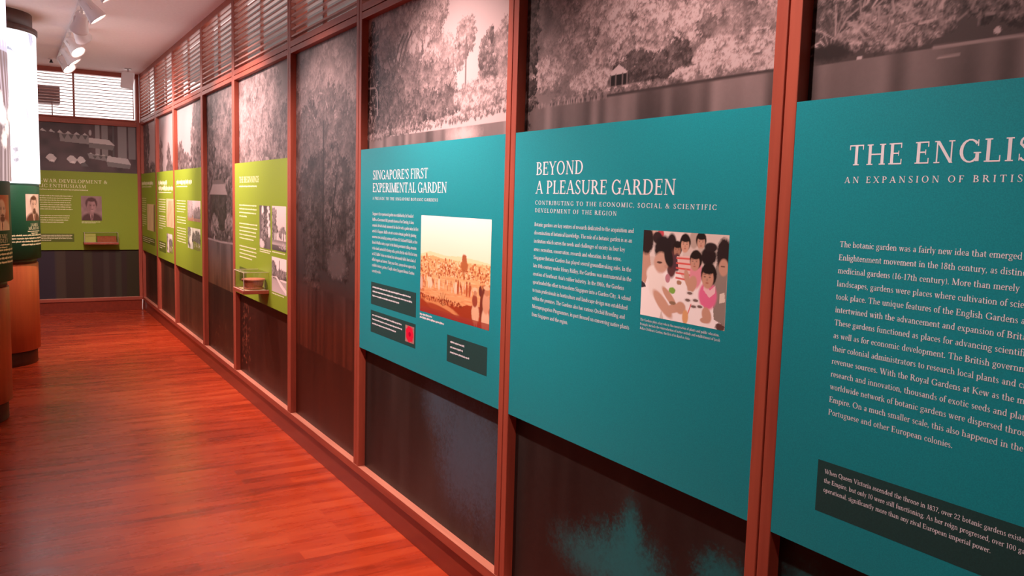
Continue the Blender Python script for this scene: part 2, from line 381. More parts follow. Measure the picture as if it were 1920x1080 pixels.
M_['bottle'] = speckle('dark_green_board', (.008, .075, .034), .1, 300., .5, .3)
M_['note'] = speckle('charcoal_note', (.012, .060, .056), .1, 300., .55)
M_['notegreen'] = speckle('dark_olive_note', (.10, .14, .012), .1, 300., .55)
M_['ink'] = mat('white_ink', (.80, .84, .88), .6)
M_['inky'] = mat('pale_yellow_ink', (.92, .92, .58), .6)
M_['mural'] = print_mat('mural_print', .42, spec=.35)
M_['photo'] = print_mat('photo_print', .4, spec=.3)
M_['lit'] = print_mat('backlit_print', .5, glow=1.7)
M_['white'] = mat('white_enamel', (.78, .70, .69), .4)
M_['black'] = mat('black_plastic', (.02, .018, .018), .5)
M_['lamp'] = mat('lamp_face', (1, .95, .9), .5, emit=(1., .86, .78), power=9.)
M_['steel'] = mat('brushed_steel', (.6, .56, .55), .3, 1.)

def floor_mat():
    m = mat('red_parquet', (.3, .05, .02), .24); N, L, B = nodes(m)
    tc = N.new('ShaderNodeTexCoord')
    br = N.new('ShaderNodeTexBrick'); br.offset = .37; br.offset_frequency = 2; br.squash = 1.
    br.inputs['Scale'].default_value = 1.; br.inputs['Brick Width'].default_value = .62; br.inputs['Row Height'].default_value = .085
    br.inputs['Mortar Size'].default_value = .0007; br.inputs['Mortar Smooth'].default_value = .3; br.inputs['Bias'].default_value = 0.
    br.inputs['Color1'].default_value = (0, 0, 0, 1); br.inputs['Color2'].default_value = (1, 1, 1, 1); br.inputs['Mortar'].default_value = (.25, .25, .25, 1)
    L.new(tc.outputs['Object'], br.inputs['Vector'])
    mp = N.new('ShaderNodeMapping'); mp.inputs['Scale'].default_value = (1.6, 9., 1.)
    L.new(tc.outputs['Object'], mp.inputs['Vector'])
    n = N.new('ShaderNodeTexNoise'); n.inputs['Scale'].default_value = 1.6; n.inputs['Detail'].default_value = 7.; n.inputs['Roughness'].default_value = .6
    L.new(mp.outputs[0], n.inputs['Vector'])
    n3 = N.new('ShaderNodeTexNoise'); n3.inputs['Scale'].default_value = .9; n3.inputs['Detail'].default_value = 2.
    L.new(tc.outputs['Object'], n3.inputs['Vector'])
    a = N.new('ShaderNodeMath'); a.operation = 'MULTIPLY'; a.inputs[1].default_value = .27; L.new(br.outputs['Color'], a.inputs[0])
    b = N.new('ShaderNodeMath'); b.operation = 'MULTIPLY_ADD'; b.inputs[1].default_value = .75; L.new(n.outputs[0], b.inputs[0]); L.new(a.outputs[0], b.inputs[2])
    c = N.new('ShaderNodeMath'); c.operation = 'MULTIPLY_ADD'; c.inputs[1].default_value = .38; L.new(n3.outputs[0], c.inputs[0]); L.new(b.outputs[0], c.inputs[2])
    r = N.new('ShaderNodeValToRGB'); e = r.color_ramp.elements
    e[0].position, e[0].color = .38, (.20, .018, .006, 1); e[1].position, e[1].color = 1.05, (.58, .088, .026, 1)
    k = r.color_ramp.elements.new(.7); k.color = (.43, .044, .011, 1)
    L.new(c.outputs[0], r.inputs[0]); L.new(r.outputs[0], B.inputs['Base Color'])
    q = N.new('ShaderNodeMapRange'); q.inputs[3].default_value = .2; q.inputs[4].default_value = .36
    L.new(n.outputs[0], q.inputs[0]); L.new(q.outputs[0], B.inputs['Roughness'])
    bp = N.new('ShaderNodeBump'); bp.inputs['Strength'].default_value = .12; bp.inputs['Distance'].default_value = .002
    L.new(br.outputs['Fac'], bp.inputs['Height']); bp.invert = True; L.new(bp.outputs[0], B.inputs['Normal'])
    return m
M_['floor'] = floor_mat()

# ================================================================ room shell
X0, Y0 = -3.2, -2.6                        # left and back walls
struct('floor', boxes((X0-.1, 1.65, Y0-.1, D+.25, -.1, 0)), M_['floor'])
struct('ceiling', boxes((X0-.1, 1.65, Y0-.1, D+.25, HC, HC+.1)), M_['ceil'])
struct('wall_right', boxes((1.488, 1.65, Y0, D+.25, 0, 2.362)), M_['backing'])
struct('wall_right_upper', boxes((1.488, 1.65, Y0, -.2, 2.362, HC)), M_['plaster'])
struct('wall_far', boxes((X0, 1.488, D+.038, D+.25, 0, 2.362)), M_['backing'])
struct('wall_far_upper', boxes((X0, -1.46, D+.038, D+.25, 2.362, HC)), M_['plaster'])
struct('wall_left', boxes((X0-.1, X0, Y0, D+.25, 0, HC)), M_['plaster'])
struct('wall_back', boxes((X0-.1, 1.65, Y0-.1, Y0, 0, HC)), M_['plaster'])
struct('baseboard_right', boxes((1.466, 1.488, Y0, D+.016, 0, .128)), M_['skirt'], bevel=.002)
struct('baseboard_far', boxes((X0, 1.466, D+.016, D+.038, 0, .13)), M_['skirt'], bevel=.002)
struct('trim_1', boxes((1.450, 1.488, Y0, D, .128, .166)), M_['rail'], bevel=.003)
struct('trim_2', boxes((X0, 1.450, D, D+.038, .130, .170)), M_['railx'], bevel=.003)
struct('trim_50', boxes((1.4495, 1.486, Y0, D-.001, .1655, .169)), M_['sill'], bevel=.001)
struct('trim_51', boxes((X0, 1.4495, D-.0005, D+.036, .1695, .173)), M_['sill'], bevel=.001)
# the eave outside the long wall
struct('trim_3', boxes((1.66, 3.4, Y0, 12.2, 3.02, 3.1)), M_['eave'])

POSTS = [(11.393, 11.345), (10.188, 10.105), (9.014, 8.939), (7.588, 7.508), (6.426, 6.351), (4.999, 4.932), (3.851, 3.783), (2.438, 2.371), (1.292, 1.222), (-.130, -.200)]
tn = 4
for k, (a, b) in enumerate(POSTS):
    m = (a+b)/2
    bs = [(1.450, 1.488, m+.0022, a, .166, HC), (1.450, 1.488, b, m-.0022, .166, HC), (1.458, 1.488, m-.004, m+.004, .166, HC)] if k else [(1.450, 1.488, b, a, .166, HC)]
    struct('trim_%d' % tn, boxes(*bs), M_['frame'], bevel=.0025); tn += 1
BAYS = [(POSTS[i][1], POSTS[i+1][0]) for i in range(9)]
for yl, yr in BAYS:
    struct('trim_%d' % tn, boxes((1.450, 1.488, yr, yl, 2.329, 2.361)), M_['rail'], bevel=.0025); tn += 1
# end wall posts
FPOST = [(1.412, 1.450), (-.03, .045), (-1.46, -1.385)]
for k, (a, b) in enumerate(FPOST):
    struct('trim_%d' % tn, boxes((a, b, D, D+.038, .170, HC)), M_['frame'], bevel=.0025); tn += 1
for k in range(2):
    struct('trim_%d' % tn, boxes((FPOST[k+1][1], FPOST[k][0], D, D+.038, 2.300, 2.362)), M_['railx'], bevel=.0025); tn += 1

# louvred windows above the murals
def louvre(n, along, a, b, z0, z1, mul, wide_gap=0., N_=12, th=.011):
    """one louvred light between a and b; 'along' maps (s, depth, z) to the room, depth outwards"""
    def bx(*bs):
        o = []
        for s0, s1, d0, d1, p, q in bs:
            A, B = along(s0, d0), along(s1, d1)
            o.append((min(A[0], B[0]), max(A[0], B[0]), min(A[1], B[1]), max(A[1], B[1]), p, q))
        return boxes(*o)
    w = bpy.data.objects.new('window_%d' % n, None); COL.objects.link(w); w['kind'] = 'structure'
    p = along(a, 0); w.location = (p[0], p[1], 2.362)
    fr = M_['rail'] if abs(along(1, 0)[1]-along(0, 0)[1]) > .5 else M_['railx']
    obj('frame', bx((a, b, 0, .10, 2.365, z0), (a, b, 0, .10, z1, HC)), fr, w, bevel=.0025)
    obj('jamb', bx((a, a+.004, .03, .10, z0, z1), (b-.004, b, .03, .10, z0, z1)), M_['frame'], w)
    g = wide_gap
    p_ = (z1-z0-.02)/N_
    obj('louvre_slats', bx(*[(a+.004, b-.006-g, .004, .028, z0+.02+k*p_, z0+.02+th+k*p_) for k in range(N_)]), M_['slat'], w)
    if g: obj('slat_frame', bx((b-.012-g, b-.004-g, .003, .027, z0+.012, z1)), M_['slat'], w)
    obj('mullion', bx((mul-.011, mul+.011, .028, .045, z0, z1)), M_['frame'], w)
    return w
wn = 1
for yl, yr in BAYS:
    louvre(wn, lambda s, d: (1.450+d, -s), -yl, -yr, 2.400, 2.897, -(yl+yr)/2-.03); wn += 1
louvre(wn, lambda s, d: (s, D+d), .045, 1.412, 2.383, 2.893, .727, .022, 14, .008); wn += 1
louvre(wn, lambda s, d: (s, D+d), -1.385, -.03, 2.383, 2.893, -.70, 0., 14, .008); wn += 1

# ================================================================ lamps
track = obj('lighting_track', boxes((.515, .545, -1.9, 10.6, HC-.022, HC)), M_['white'], bevel=.002)
tag(track, 'long pale track on the ceiling that carries the spotlights', 'lighting track')
def spotlight(y, d, label, drop=.085, power=1.):
    o = thing('track_spotlight', label, 'spotlight', (.53, y, HC-.022), 'spotlights along the ceiling track')
    d = Vector(d).normalized(); up = Vector((0, 0, 1))
    pv = Vector((.53, y, HC-.022-drop-.03))
    obj('adapter', boxes((.513, .547, y-.055, y+.055, HC-.05, HC-.022)), M_['white'], o, bevel=.004)
    yk = bmesh.new(); tube(yk, [(.53, y, HC-.05), pv], .011, 10)
    side = d.cross(up).normalized()
    tube(yk, [pv-side*.05, pv+side*.05], .008, 8)
    for s in (-1, 1): tube(yk, [pv+side*.05*s, pv+side*.05*s+d*.05], .006, 8)
    obj('yoke', yk, M_['white'], o, smooth=True)
    R = d.to_track_quat('Z', 'Y').to_matrix()
    c = pv-d*.03
    prof = [(.022, -.012), (.040, -.004), (.043, .012), (.043, .03), (.047, .06), (.056, .10), (.066, .14), (.069, .150), (.063, .150), (.058, .142), (.050, .10), (.02, .085)]
    bm = bmesh.new(); lathe(bm, prof, c, 32, R, cap=False)
    bm.faces.ensure_lookup_table()
    obj('shade', bm, M_['white'], o, smooth=True)
    bm = bmesh.new(); lathe(bm, [(.020, .126), (.048, .128), (.0565, .132), (.0555, .136), (.03, .137)], c, 32, R)
    obj('lamp_face', bm, M_['lamp'], o, smooth=True)
    l = bpy.data.lights.new('spot_lamp', 'SPOT'); l.energy = SPOT_W*power; l.color = SPOT_C
    l.spot_size = math.radians(90); l.spot_blend = 1.0; l.shadow_soft_size = .035
    lo = bpy.data.objects.new('spot_lamp', l); COL.objects.link(lo); lo.parent = o
    lo.matrix_local = Matrix.Translation(c+d*.156-o.location) @ (-d).to_track_quat('Z', 'Y').to_matrix().to_4x4()
    return o
LS = 'white track spotlight '
spotlight(-1.3, (.46, .0, -.89), LS+'behind the viewer at the near end of the track', power=.2)
spotlight(.1, (.46, .0, -.89), LS+'overhead beside the rightmost teal panel', power=.24)
spotlight(1.5, (.46, .0, -.89), LS+'overhead beside the second teal panel', power=.58)
spotlight(2.9, (.46, .0, -.89), LS+'overhead beside the teal panel with the sepia picture', power=1.25)
spotlight(4.4, (.46, .0, -.89), LS+'overhead beside the bay of bare dark mural')
spotlight(5.95, (.60, -.04, -.76), LS+'with lit mouth cut off by the top edge of the photo')
spotlight(6.75, (.58, -.06, -.78), LS+'hanging largest in view, lit mouth seen nearly edge-on')
spotlight(7.25, (-.10, .62, -.62), LS+'seen from behind, dark, left of the largest lit one', drop=.085)
spotlight(7.75, (.42, .62, -.55), LS+'seen from behind, dark, just below the largest lit one', drop=.085)
spotlight(8.55, (.48, -.46, -.74), LS+'with the widest glowing mouth, midway down the cluster', power=.48)
spotlight(9.15, (.56, -.10, -.78), LS+'with a thin glowing mouth just above the lowest one', power=.48)
spotlight(9.75, (.48, -.42, -.74), LS+'lowest in the photo, glowing in front of the end window', power=.66)

# ================================================================ murals behind the frames
MZ0, MZ1 = .166, 2.331
XM = 1.484
def mural(i, label, paint, res=.006):
    yl, yr = BAYS[i]
    C = Cv(yl-yr, MZ1-MZ0, res, 100+7*i, .3, MZ0)
    paint(C)
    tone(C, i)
    o = printed('mural', C, lambda u, v: (XM+0*u, yl-u, v), M_['mural'])
    return tag(o, label, 'mural', 'forest murals of the long wall')
SH = 1.806
def tone(C, i):                                          # warm print, with the floor's red bounce tinted into its foot
    k = (.62, .46, .46, .40, .40, .45, .56, .54, .52)[i]
    pv, ex = ((.30, 1.75) if i > 5 else (.25, 1.35))    # print contrast
    C.c = np.minimum(pv*(np.maximum(C.c, 1e-4)/pv)**ex, .85)
    C.c *= np.array((k, k*.80, k*.79))
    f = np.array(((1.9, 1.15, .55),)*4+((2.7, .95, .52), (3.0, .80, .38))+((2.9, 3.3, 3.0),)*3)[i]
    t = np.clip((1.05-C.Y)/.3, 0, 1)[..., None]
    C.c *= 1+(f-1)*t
def dusk(C, z0=.166, z1=1.0, lo=.035, hi=.10):           # murky water at the foot of the print
    w = C.win(0, C.w, z0, z1); st = vnoise(C.X[w], C.Y[w], .05, .6, 5)*.5+vnoise(C.X[w], C.Y[w], .2, .5, 6)*.5
    C.c[w] = gr(1.)*(lo+(hi-lo)*st+.012*(C.n[w]-.5))[..., None]
def pale_patch(C, pts, col):
    for x, y, rx, ry in pts: C.blob(x, y, rx, ry, col, 1.2, 1.1, al=.75)
def m0(C):
    C.band(1.6, MZ1, .62, .7); C.crown(.16, 2.0, .3, .5, 150, .07, .3, .04, .09); C.crown(1.1, 1.95, .12, .3, 40, .15, .4, .03, .07); C.crown(.5, 1.76, .6, .08, 60, .1, .35, .03, .06)
    dusk(C, lo=.03, hi=.07)
def m1(C):
    C.band(1.6, MZ1, .72, .78); C.crown(.1, 1.85, .1, .3, 40, .2, .45, .03, .07); C.crown(.62, 1.83, .09, .16, 50, .12, .4, .03, .06)
    C.crown(.75, 1.75, .3, .06, 60, .12, .4, .03, .05); C.crown(1.05, 2.0, .08, .3, 40, .3, .5, .03, .06); dusk(C, lo=.05, hi=.11)
def m2(C):
    C.band(1.6, MZ1, .74, .82); C.crown(1.15, 1.95, .42, .42, 320, .14, .42, .04, .09); C.crown(.12, 1.83, .2, .16, 80, .12, .36, .03, .07)
    C.crown(.5, 1.76, .4, .1, 90, .14, .42, .03, .06); dusk(C, lo=.06, hi=.13)
def m3(C):
    C.band(1.1, MZ1, .16, .36); C.crown(.54, 1.95, .7, .55, 480, .14, .44, .04, .10); C.crown(.1, 1.75, .2, .5, 130, .06, .3, .03, .07)
    C.crown(.55, 1.5, .6, .22, 160, .07, .24, .03, .07)
    C.poly([(.12, 1.20), (.72, 1.20), (.72, 1.50), (.12, 1.50)], .07, .85); C.crown(.42, 1.35, .28, .12, 60, .05, .16, .03, .06)
    for x in (.2, .33, .46, .59): C.line([(x, 1.2), (x, 1.5)], .02, .1)
    C.poly([(.09, 1.492), (.75, 1.492), (.66, 1.578), (.22, 1.578)], .40); C.poly([(.2, 1.578), (.66, 1.578), (.58, 1.61), (.30, 1.61)], .22)
    C.crown(.28, 1.21, .14, .09, 90, .12, .5, .025, .05); C.crown(.82, 1.22, .13, .11, 90, .12, .48, .025, .05); C.crown(.5, 1.16, .5, .05, 60, .08, .3, .02, .04)
    C.water(1.115, .16, .045); C.line([(0, 1.112), (.5, 1.108), (1.08, 1.12)], .014, .5)
    pale_patch(C, [(.36, .95, .09, .12), (.8, .98, .06, .12), (.2, 1.0, .06, .09)], .26); dusk(C, .166, .72, .035, .075)
    C.leaves(.02, 1.05, .2, .5, 30, .1, .2, .03)
def m4(C):
    C.band(1.6, MZ1, .34, .46); C.crown(.5, 2.0, .75, .36, 420, .26, .62, .03, .08); C.crown(.1, 2.1, .1, .25, 60, .4, .8, .03, .06)
    C.crown(1.1, 1.85, .35, .2, 120, .2, .5, .03, .07); C.leaves(.25, .9, 1.7, 2.25, 160, .5, .8, .06)
    dusk(C, .166, .85, .03, .07); C.crown(.16, .5, .10, .25, 30, .04, .2, .01, .03); C.leaves(.05, .3, .2, .7, 70, .1, .3, .03)
def m5(C):
    C.band(.9, MZ1, .09, .36); C.crown(.55, 2.1, .6, .28, 260, .22, .42, .05, .12)
    C.crown(.55, 1.75, .6, .3, 220, .12, .27, .05, .11); C.leaves(.1, 1., 1.95, 2.33, 60, .35, .52, .05)
    C.crown(.55, 1.42, .5, .3, 260, .075, .17, .04, .09); C.crown(.66, 1.5, .14, .28, 150, .09, .30, .02, .05); C.crown(.97, 1.42, .1, .26, 90, .09, .28, .02, .05)
    C.crown(.3, 1.3, .12, .2, 60, .07, .24, .02, .05); C.crown(.74, 1.15, .17, .09, 80, .08, .28, .02, .05); C.crown(.3, 1.02, .15, .12, 60, .07, .2, .02, .05)
    C.blob(.72, 1.14, .12, .07, .22, .5, .8)
    C.line([(.62, 1.3), (.72, 1.62)], .012, .05); C.line([(.5, 1.1), (.5, 1.9)], .02, .08)
    C.water(.98, .05, .045); dusk(C, .166, .6, .04, .075)
def m6(C):
    C.band(1.75, MZ1, .70, .62)
    C.crown(.45, 2.05, .5, .10, 150, .32, .5, .04, .07)
    C.crown(.42, 2.235, .38, .13, 330, .27, .52, .025, .06)
    for k in range(60): x, y, r = ((.32, 2.08, .05), (.37, 2.05, .04), (.12, 2.12, .04), (.62, 2.16, .05), (.50, 2.15, .04), (.2, 2.25, .06), (.4, 2.3, .06))[k % 7]; C.blob(x+r*(C.rng.random()-.5)*1.8, y+r*(C.rng.random()-.5)*1.8, .012, .011, .66, .3, 1.6)
    for x in (.29, .335, .375): C.line([(x+.02, 1.86), (x, 2.05), (x+.07, 2.16), (x+.12, 2.2)], .012, .22); C.line([(x, 2.05), (x-.06, 2.13)], .008, .24)
    C.crown(.98, 2.10, .06, .07, 60, .28, .5, .02, .035); C.line([(.985, 1.9), (.985, 2.1)], .012, .28)
    C.crown(.42, 1.97, .32, .10, 240, .20, .36, .03, .055); C.crown(.16, 1.95, .17, .12, 140, .15, .38, .025, .05)
    C.crown(.75, 1.93, .14, .10, 110, .22, .42, .025, .05)
    for x, t in ((1.12, 2.06), (1.17, 2.09), (1.22, 2.07)):
        for k in range(24): v = 1.84+(t-1.84)*k/23; r = .05*(1-k/23)+.012; C.crown(x, v, r, .02, 4, .2, .42, .012, .024)
    C.crown(1.31, 2.0, .08, .15, 110, .26, .46, .02, .045)
    C.crown(.6, 1.88, .65, .05, 260, .16, .34, .02, .045); C.crown(1.12, 1.88, .22, .045, 160, .25, .56, .018, .035)
    C.crown(.06, 1.98, .06, .33, 130, .05, .2, .02, .04); C.leaves(0, .12, 1.78, 2.32, 170, .4, .85, .02)
    C.crown(.3, 1.815, .3, .03, 120, .15, .38, .015, .03)
    C.water(1.775, .26, .04)
    for k in range(130):
        t = C.rng.random(); x = 1.345*t; y = 1.772+.042*t; C.clump(x, y+.012*C.rng.random(), .012, .25, .62, 1.4)
    C.blob(.98, 1.745, .10, .03, .62, 1.2, .6, al=.8)
    C.line([(0, 2.012), (.09, 2.008), (.118, 1.985), (.12, 1.88)], .008, .62)
    dusk(C, .166, .9, .03, .07); pale_patch(C, [(1.05, .60, .20, .22), (.80, .68, .12, .12), (1.22, .5, .13, .2), (1.0, .45, .16, .16)], (.085, .125, .16))
def m7(C):
    C.band(1.78, MZ1, .30, .28); C.crown(.55, 2.1, .62, .28, 380, .24, .36, .04, .08)
    C.crown(.25, 2.0, .05, .09, 60, .26, .5, .015, .035); C.crown(.42, 2.0, .12, .12, 160, .27, .52, .018, .04)
    C.crown(.62, 2.0, .16, .13, 330, .26, .64, .016, .036); C.crown(.60, 1.93, .10, .05, 90, .26, .55, .015, .03)
    C.crown(.79, 1.965, .055, .055, 90, .27, .62, .014, .03); C.crown(.95, 1.96, .12, .10, 120, .24, .44, .02, .04)
    C.crown(.33, 1.99, .05, .05, 50, .27, .5, .014, .03); C.crown(.78, 2.15, .2, .12, 120, .25, .42, .02, .045)
    C.crown(.57, 1.865, .09, .04, 60, .12, .24, .012, .03); C.crown(.72, 1.875, .06, .035, 50, .13, .26, .012, .03)
    C.crown(.13, 1.90, .085, .045, 130, .26, .58, .014, .028); C.crown(.36, 1.855, .10, .028, 120, .26, .62, .012, .024)
    C.crown(.875, 1.855, .085, .04, 170, .27, .70, .012, .024); C.crown(1.02, 1.85, .06, .05, 100, .27, .66, .012, .024); C.crown(.76, 1.83, .05, .012, 50, .3, .7, .009, .016)
    C.blob(.493, 1.845, .045, .022, .06, .3)
    C.poly([(.446, 1.862), (.538, 1.860), (.512, 1.878), (.491, 1.888), (.47, 1.878)], .66)
    for x in (.455, .48, .51, .53): C.line([(x, 1.822), (x, 1.862)], .006, .28)
    C.line([(.44, 1.824), (.6, 1.824)], .01, .55)
    C.crown(.45, 1.815, .3, .008, 80, .2, .4, .01, .018)
    C.water(SH, .22, .04); C.line([(.15, SH), (1.07, SH)], .007, .14)
    for k in range(90): x = .08+.36*C.rng.random(); C.line([(x, 1.798+.006*C.rng.random()), (x, 1.806+.012*C.rng.random())], .003, .25+.25*C.rng.random())
    C.crown(.03, 2.0, .03, .3, 50, .07, .25, .02, .03)  # dark strip at the left edge paints in the post's shadow
    dusk(C, .166, .9, .03, .06); pale_patch(C, [(.63, .585, .03, .07), (.62, .52, .06, .08), (.58, .47, .13, .08), (.66, .46, .12, .1), (.45, .42, .16, .07), (.75, .40, .14, .08), (.97, .58, .07, .05), (1.0, .52, .09, .09), (1.04, .44, .08, .1), (.9, .36, .16, .08)], (.02, .17, .19))
def m8(C):
    C.band(1.78, MZ1, .17, .19); C.crown(.7, 2.1, .75, .25, 320, .14, .28, .04, .08); C.crown(.5, 1.93, .4, .08, 90, .13, .26, .03, .05)
    C.crown(.2, 1.855, .13, .045, 380, .18, .46, .007, .014); C.leaves(.05, .3, 1.84, 1.93, 80, .3, .55, .03)
    for k in range(9): a = .1+2.9*k/8; l = .6+.5*C.rng.random(); C.line([(.05, 1.825), (.05+.05*l*math.cos(a), 1.825+.042*l*math.sin(a)), (.05+.088*l*math.cos(a), 1.825+.046*l*math.sin(a)-.012*l)], .003, .3+.4*C.rng.random())
    C.crown(.05, 1.92, .05, .06, 90, .12, .34, .006, .014); C.blob(.05, 1.825, .05, .018, .1, .6, .8)
    for k in range(7): a = .5+2.2*k/6; C.line([(.06, 1.85), (.06+.04*math.cos(a), 1.85+.05*math.sin(a)), (.06+.08*math.cos(a), 1.85+.07*math.sin(a))], .003, .22+.3*C.rng.random())
    C.crown(.48, 1.87, .14, .05, 200, .11, .34, .008, .018); C.leaves(.3, .9, 1.83, 2.0, 260, .2, .42, .025); C.crown(.8, 1.86, .3, .06, 120, .1, .32, .012, .025)
    C.water(SH-.004, .20, .04); C.line([(.28, 1.802), (.44, 1.80)], .006, .42)
    C.blob(.396, 1.815, .006, .006, .85, .3); C.blob(.122, 1.804, .007, .003, .7, .4); C.line([(.29, 1.782), (.33, 1.783)], .003, .5)
    dusk(C, .166, .9, .025, .055); pale_patch(C, [(.08, .66, .05, .06), (.3, .55, .2, .12), (.7, .5, .3, .1)], (.03, .14, .15))
ML = ['mural of dark trees and sky in the bay next to the far corner', 'mural of pale sky with a thin tree, second bay from the far corner', 'mural of pale sky beside a large dark tree, third bay from the far corner',
      'uncovered full height mural with a pale roofed pavilion above a pond', 'mural of bright feathery tree tops above the green panel with the display case',
      'uncovered full height mural of dark murky forest left of the first teal panel', 'mural of tall trees under open pinkish sky above the teal panel with the sepia picture',
      'mural of bright tree clumps with a small hut at a lakeside', 'mural of dark bushes and palms at the water above the rightmost teal panel']
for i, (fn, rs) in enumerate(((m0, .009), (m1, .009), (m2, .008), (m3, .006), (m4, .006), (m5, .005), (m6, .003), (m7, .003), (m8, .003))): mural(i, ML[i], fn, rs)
def mfar(C):                                                # pale stacked troughs with zigzag rims
    x = lambda v: v-.045
    C.c[:] = np.array((.085, .055, .058)); C.c *= (.6+.8*C.n2)[..., None]
    for k, (a, b, l) in enumerate(((.95, 1.0, .3), (1.02, 1.09, .26), (1.14, 1.16, .1), (1.2, 1.3, .27), (1.32, 1.4, .22))): C.poly([(x(a), 1.9), (x(b), 1.9), (x(b), 2.3), (x(a), 2.3)], l)
    for k in range(6): C.poly([(x(.36+.09*k), 2.195-.006*k), (x(.43+.09*k), 2.185-.006*k), (x(.385+.09*k), 2.225-.006*k)], .55)
    C.poly([(x(.57), 2.08), (x(.88), 2.06), (x(.88), 2.16), (x(.56), 2.18)], .3)
    for k in range(4): C.poly([(x(.585+.075*k), 2.165), (x(.645+.075*k), 2.165), (x(.615+.075*k), 2.11)], .1)
    C.poly([(x(.878), 2.14), (x(1.10), 2.125), (x(1.165), 2.06), (x(.878), 2.08)], .62); C.poly([(x(.878), 2.08), (x(1.165), 2.06), (x(1.14), 2.0), (x(.88), 2.02)], .2)
    C.blob(x(.895), 2.20, .015, .035, .5)
    for k in range(4): C.poly([(x(.86+.07*k), 1.945-.008*k), (x(.93+.07*k), 1.935-.008*k), (x(.9+.07*k), 1.96-.008*k)], .55)
    C.poly([(x(.88), 1.89), (x(1.1), 1.86), (x(1.1), 1.92), (x(.86), 1.95)], .27)
    for k in range(3): C.poly([(x(.915+.065*k), 1.925), (x(.965+.065*k), 1.92), (x(.94+.065*k), 1.885)], .1)
    C.poly([(x(1.08), 1.925), (x(1.31), 1.905), (x(1.345), 1.83), (x(1.07), 1.86)], .58); C.poly([(x(1.07), 1.86), (x(1.345), 1.83), (x(1.33), 1.78), (x(1.08), 1.8)], .22)
    for cx, cy, r in ((.47, 1.875, .06), (.69, 1.865, .06), (.79, 1.86, .05)):
        C.poly([(x(cx-r), cy+.005), (x(cx-r*.3), cy+.05), (x(cx+r*.3), cy+.045), (x(cx+r), cy), (x(cx+r*.5), cy-.05), (x(cx-r*.3), cy-.04)], .66); C.blob(x(cx+.01), cy-.03, r*.35, .012, .9)
    C.poly([(x(.79), 1.83), (x(.83), 1.84), (x(.87), 1.79), (x(.79), 1.79)], .12)
    C.band(.17, .8, (.036, .024, .018), (.036, .022, .020))
    for a, b, c in ((.0, .46, (.034, .028, .044)), (.43, .55, (.062, .048, .034)), (.74, .84, (.050, .043, .022)), (.96, 1.03, (.052, .038, .03)), (1.10, 1.17, (.046, .043, .026)), (1.22, 1.4, (.034, .030, .012))):
        for q in range(4): C.poly([(a+.008*q, .17), (b-.008*q, .17), (b-.008*q, .8), (a+.008*q, .8)], c, .5)
for k in range(2):
    x0, x1 = FPOST[k+1][1], FPOST[k][0]
    C = Cv(x1-x0, 2.302-.17, .005, 300+k, .2, .17); mfar(C)
    tag(printed('mural', C, lambda u, v, x0=x0: (x0+u, D+.034+0*u, v), M_['mural']), ('mural of pale zigzag-edged troughs on the end wall', 'mural on the end wall behind the display columns')[k], 'mural')

# ================================================================ pictures on the boards
SK = (.62, .33, .20)
def head(C, x, y, r, skin=SK, hair=(.02, .014, .012), look=0., smile=False):
    C.blob(x-.05*r*look, y+.25*r, 1.0*r, 1.12*r, hair, .15, .1)
    C.blob(x+.18*r*look, y-.12*r, .74*r, .95*r, skin, .2)
    C.blob(x+.18*r*look, y+.62*r, .78*r, .34*r, hair, .3, .2)
    d = [c*.35 for c in skin]
    for s in (-1, 1): C.blob(x+(.32*s+.3*look)*r, y+.02*r, .14*r, .06*r, d, .4); C.line([(x+(.32*s-.16+.3*look)*r, y+.22*r), (x+(.32*s+.16+.3*look)*r, y+.24*r)], .06*r, d)
    C.blob(x+.3*look*r, y-.25*r, .1*r, .14*r, [c*.75 for c in skin], .6); C.blob(x+.28*look*r, y-.55*r, (.3 if smile else .2)*r, .06*r, (skin[0]*.7, skin[1]*.4, skin[2]*.4), .5)
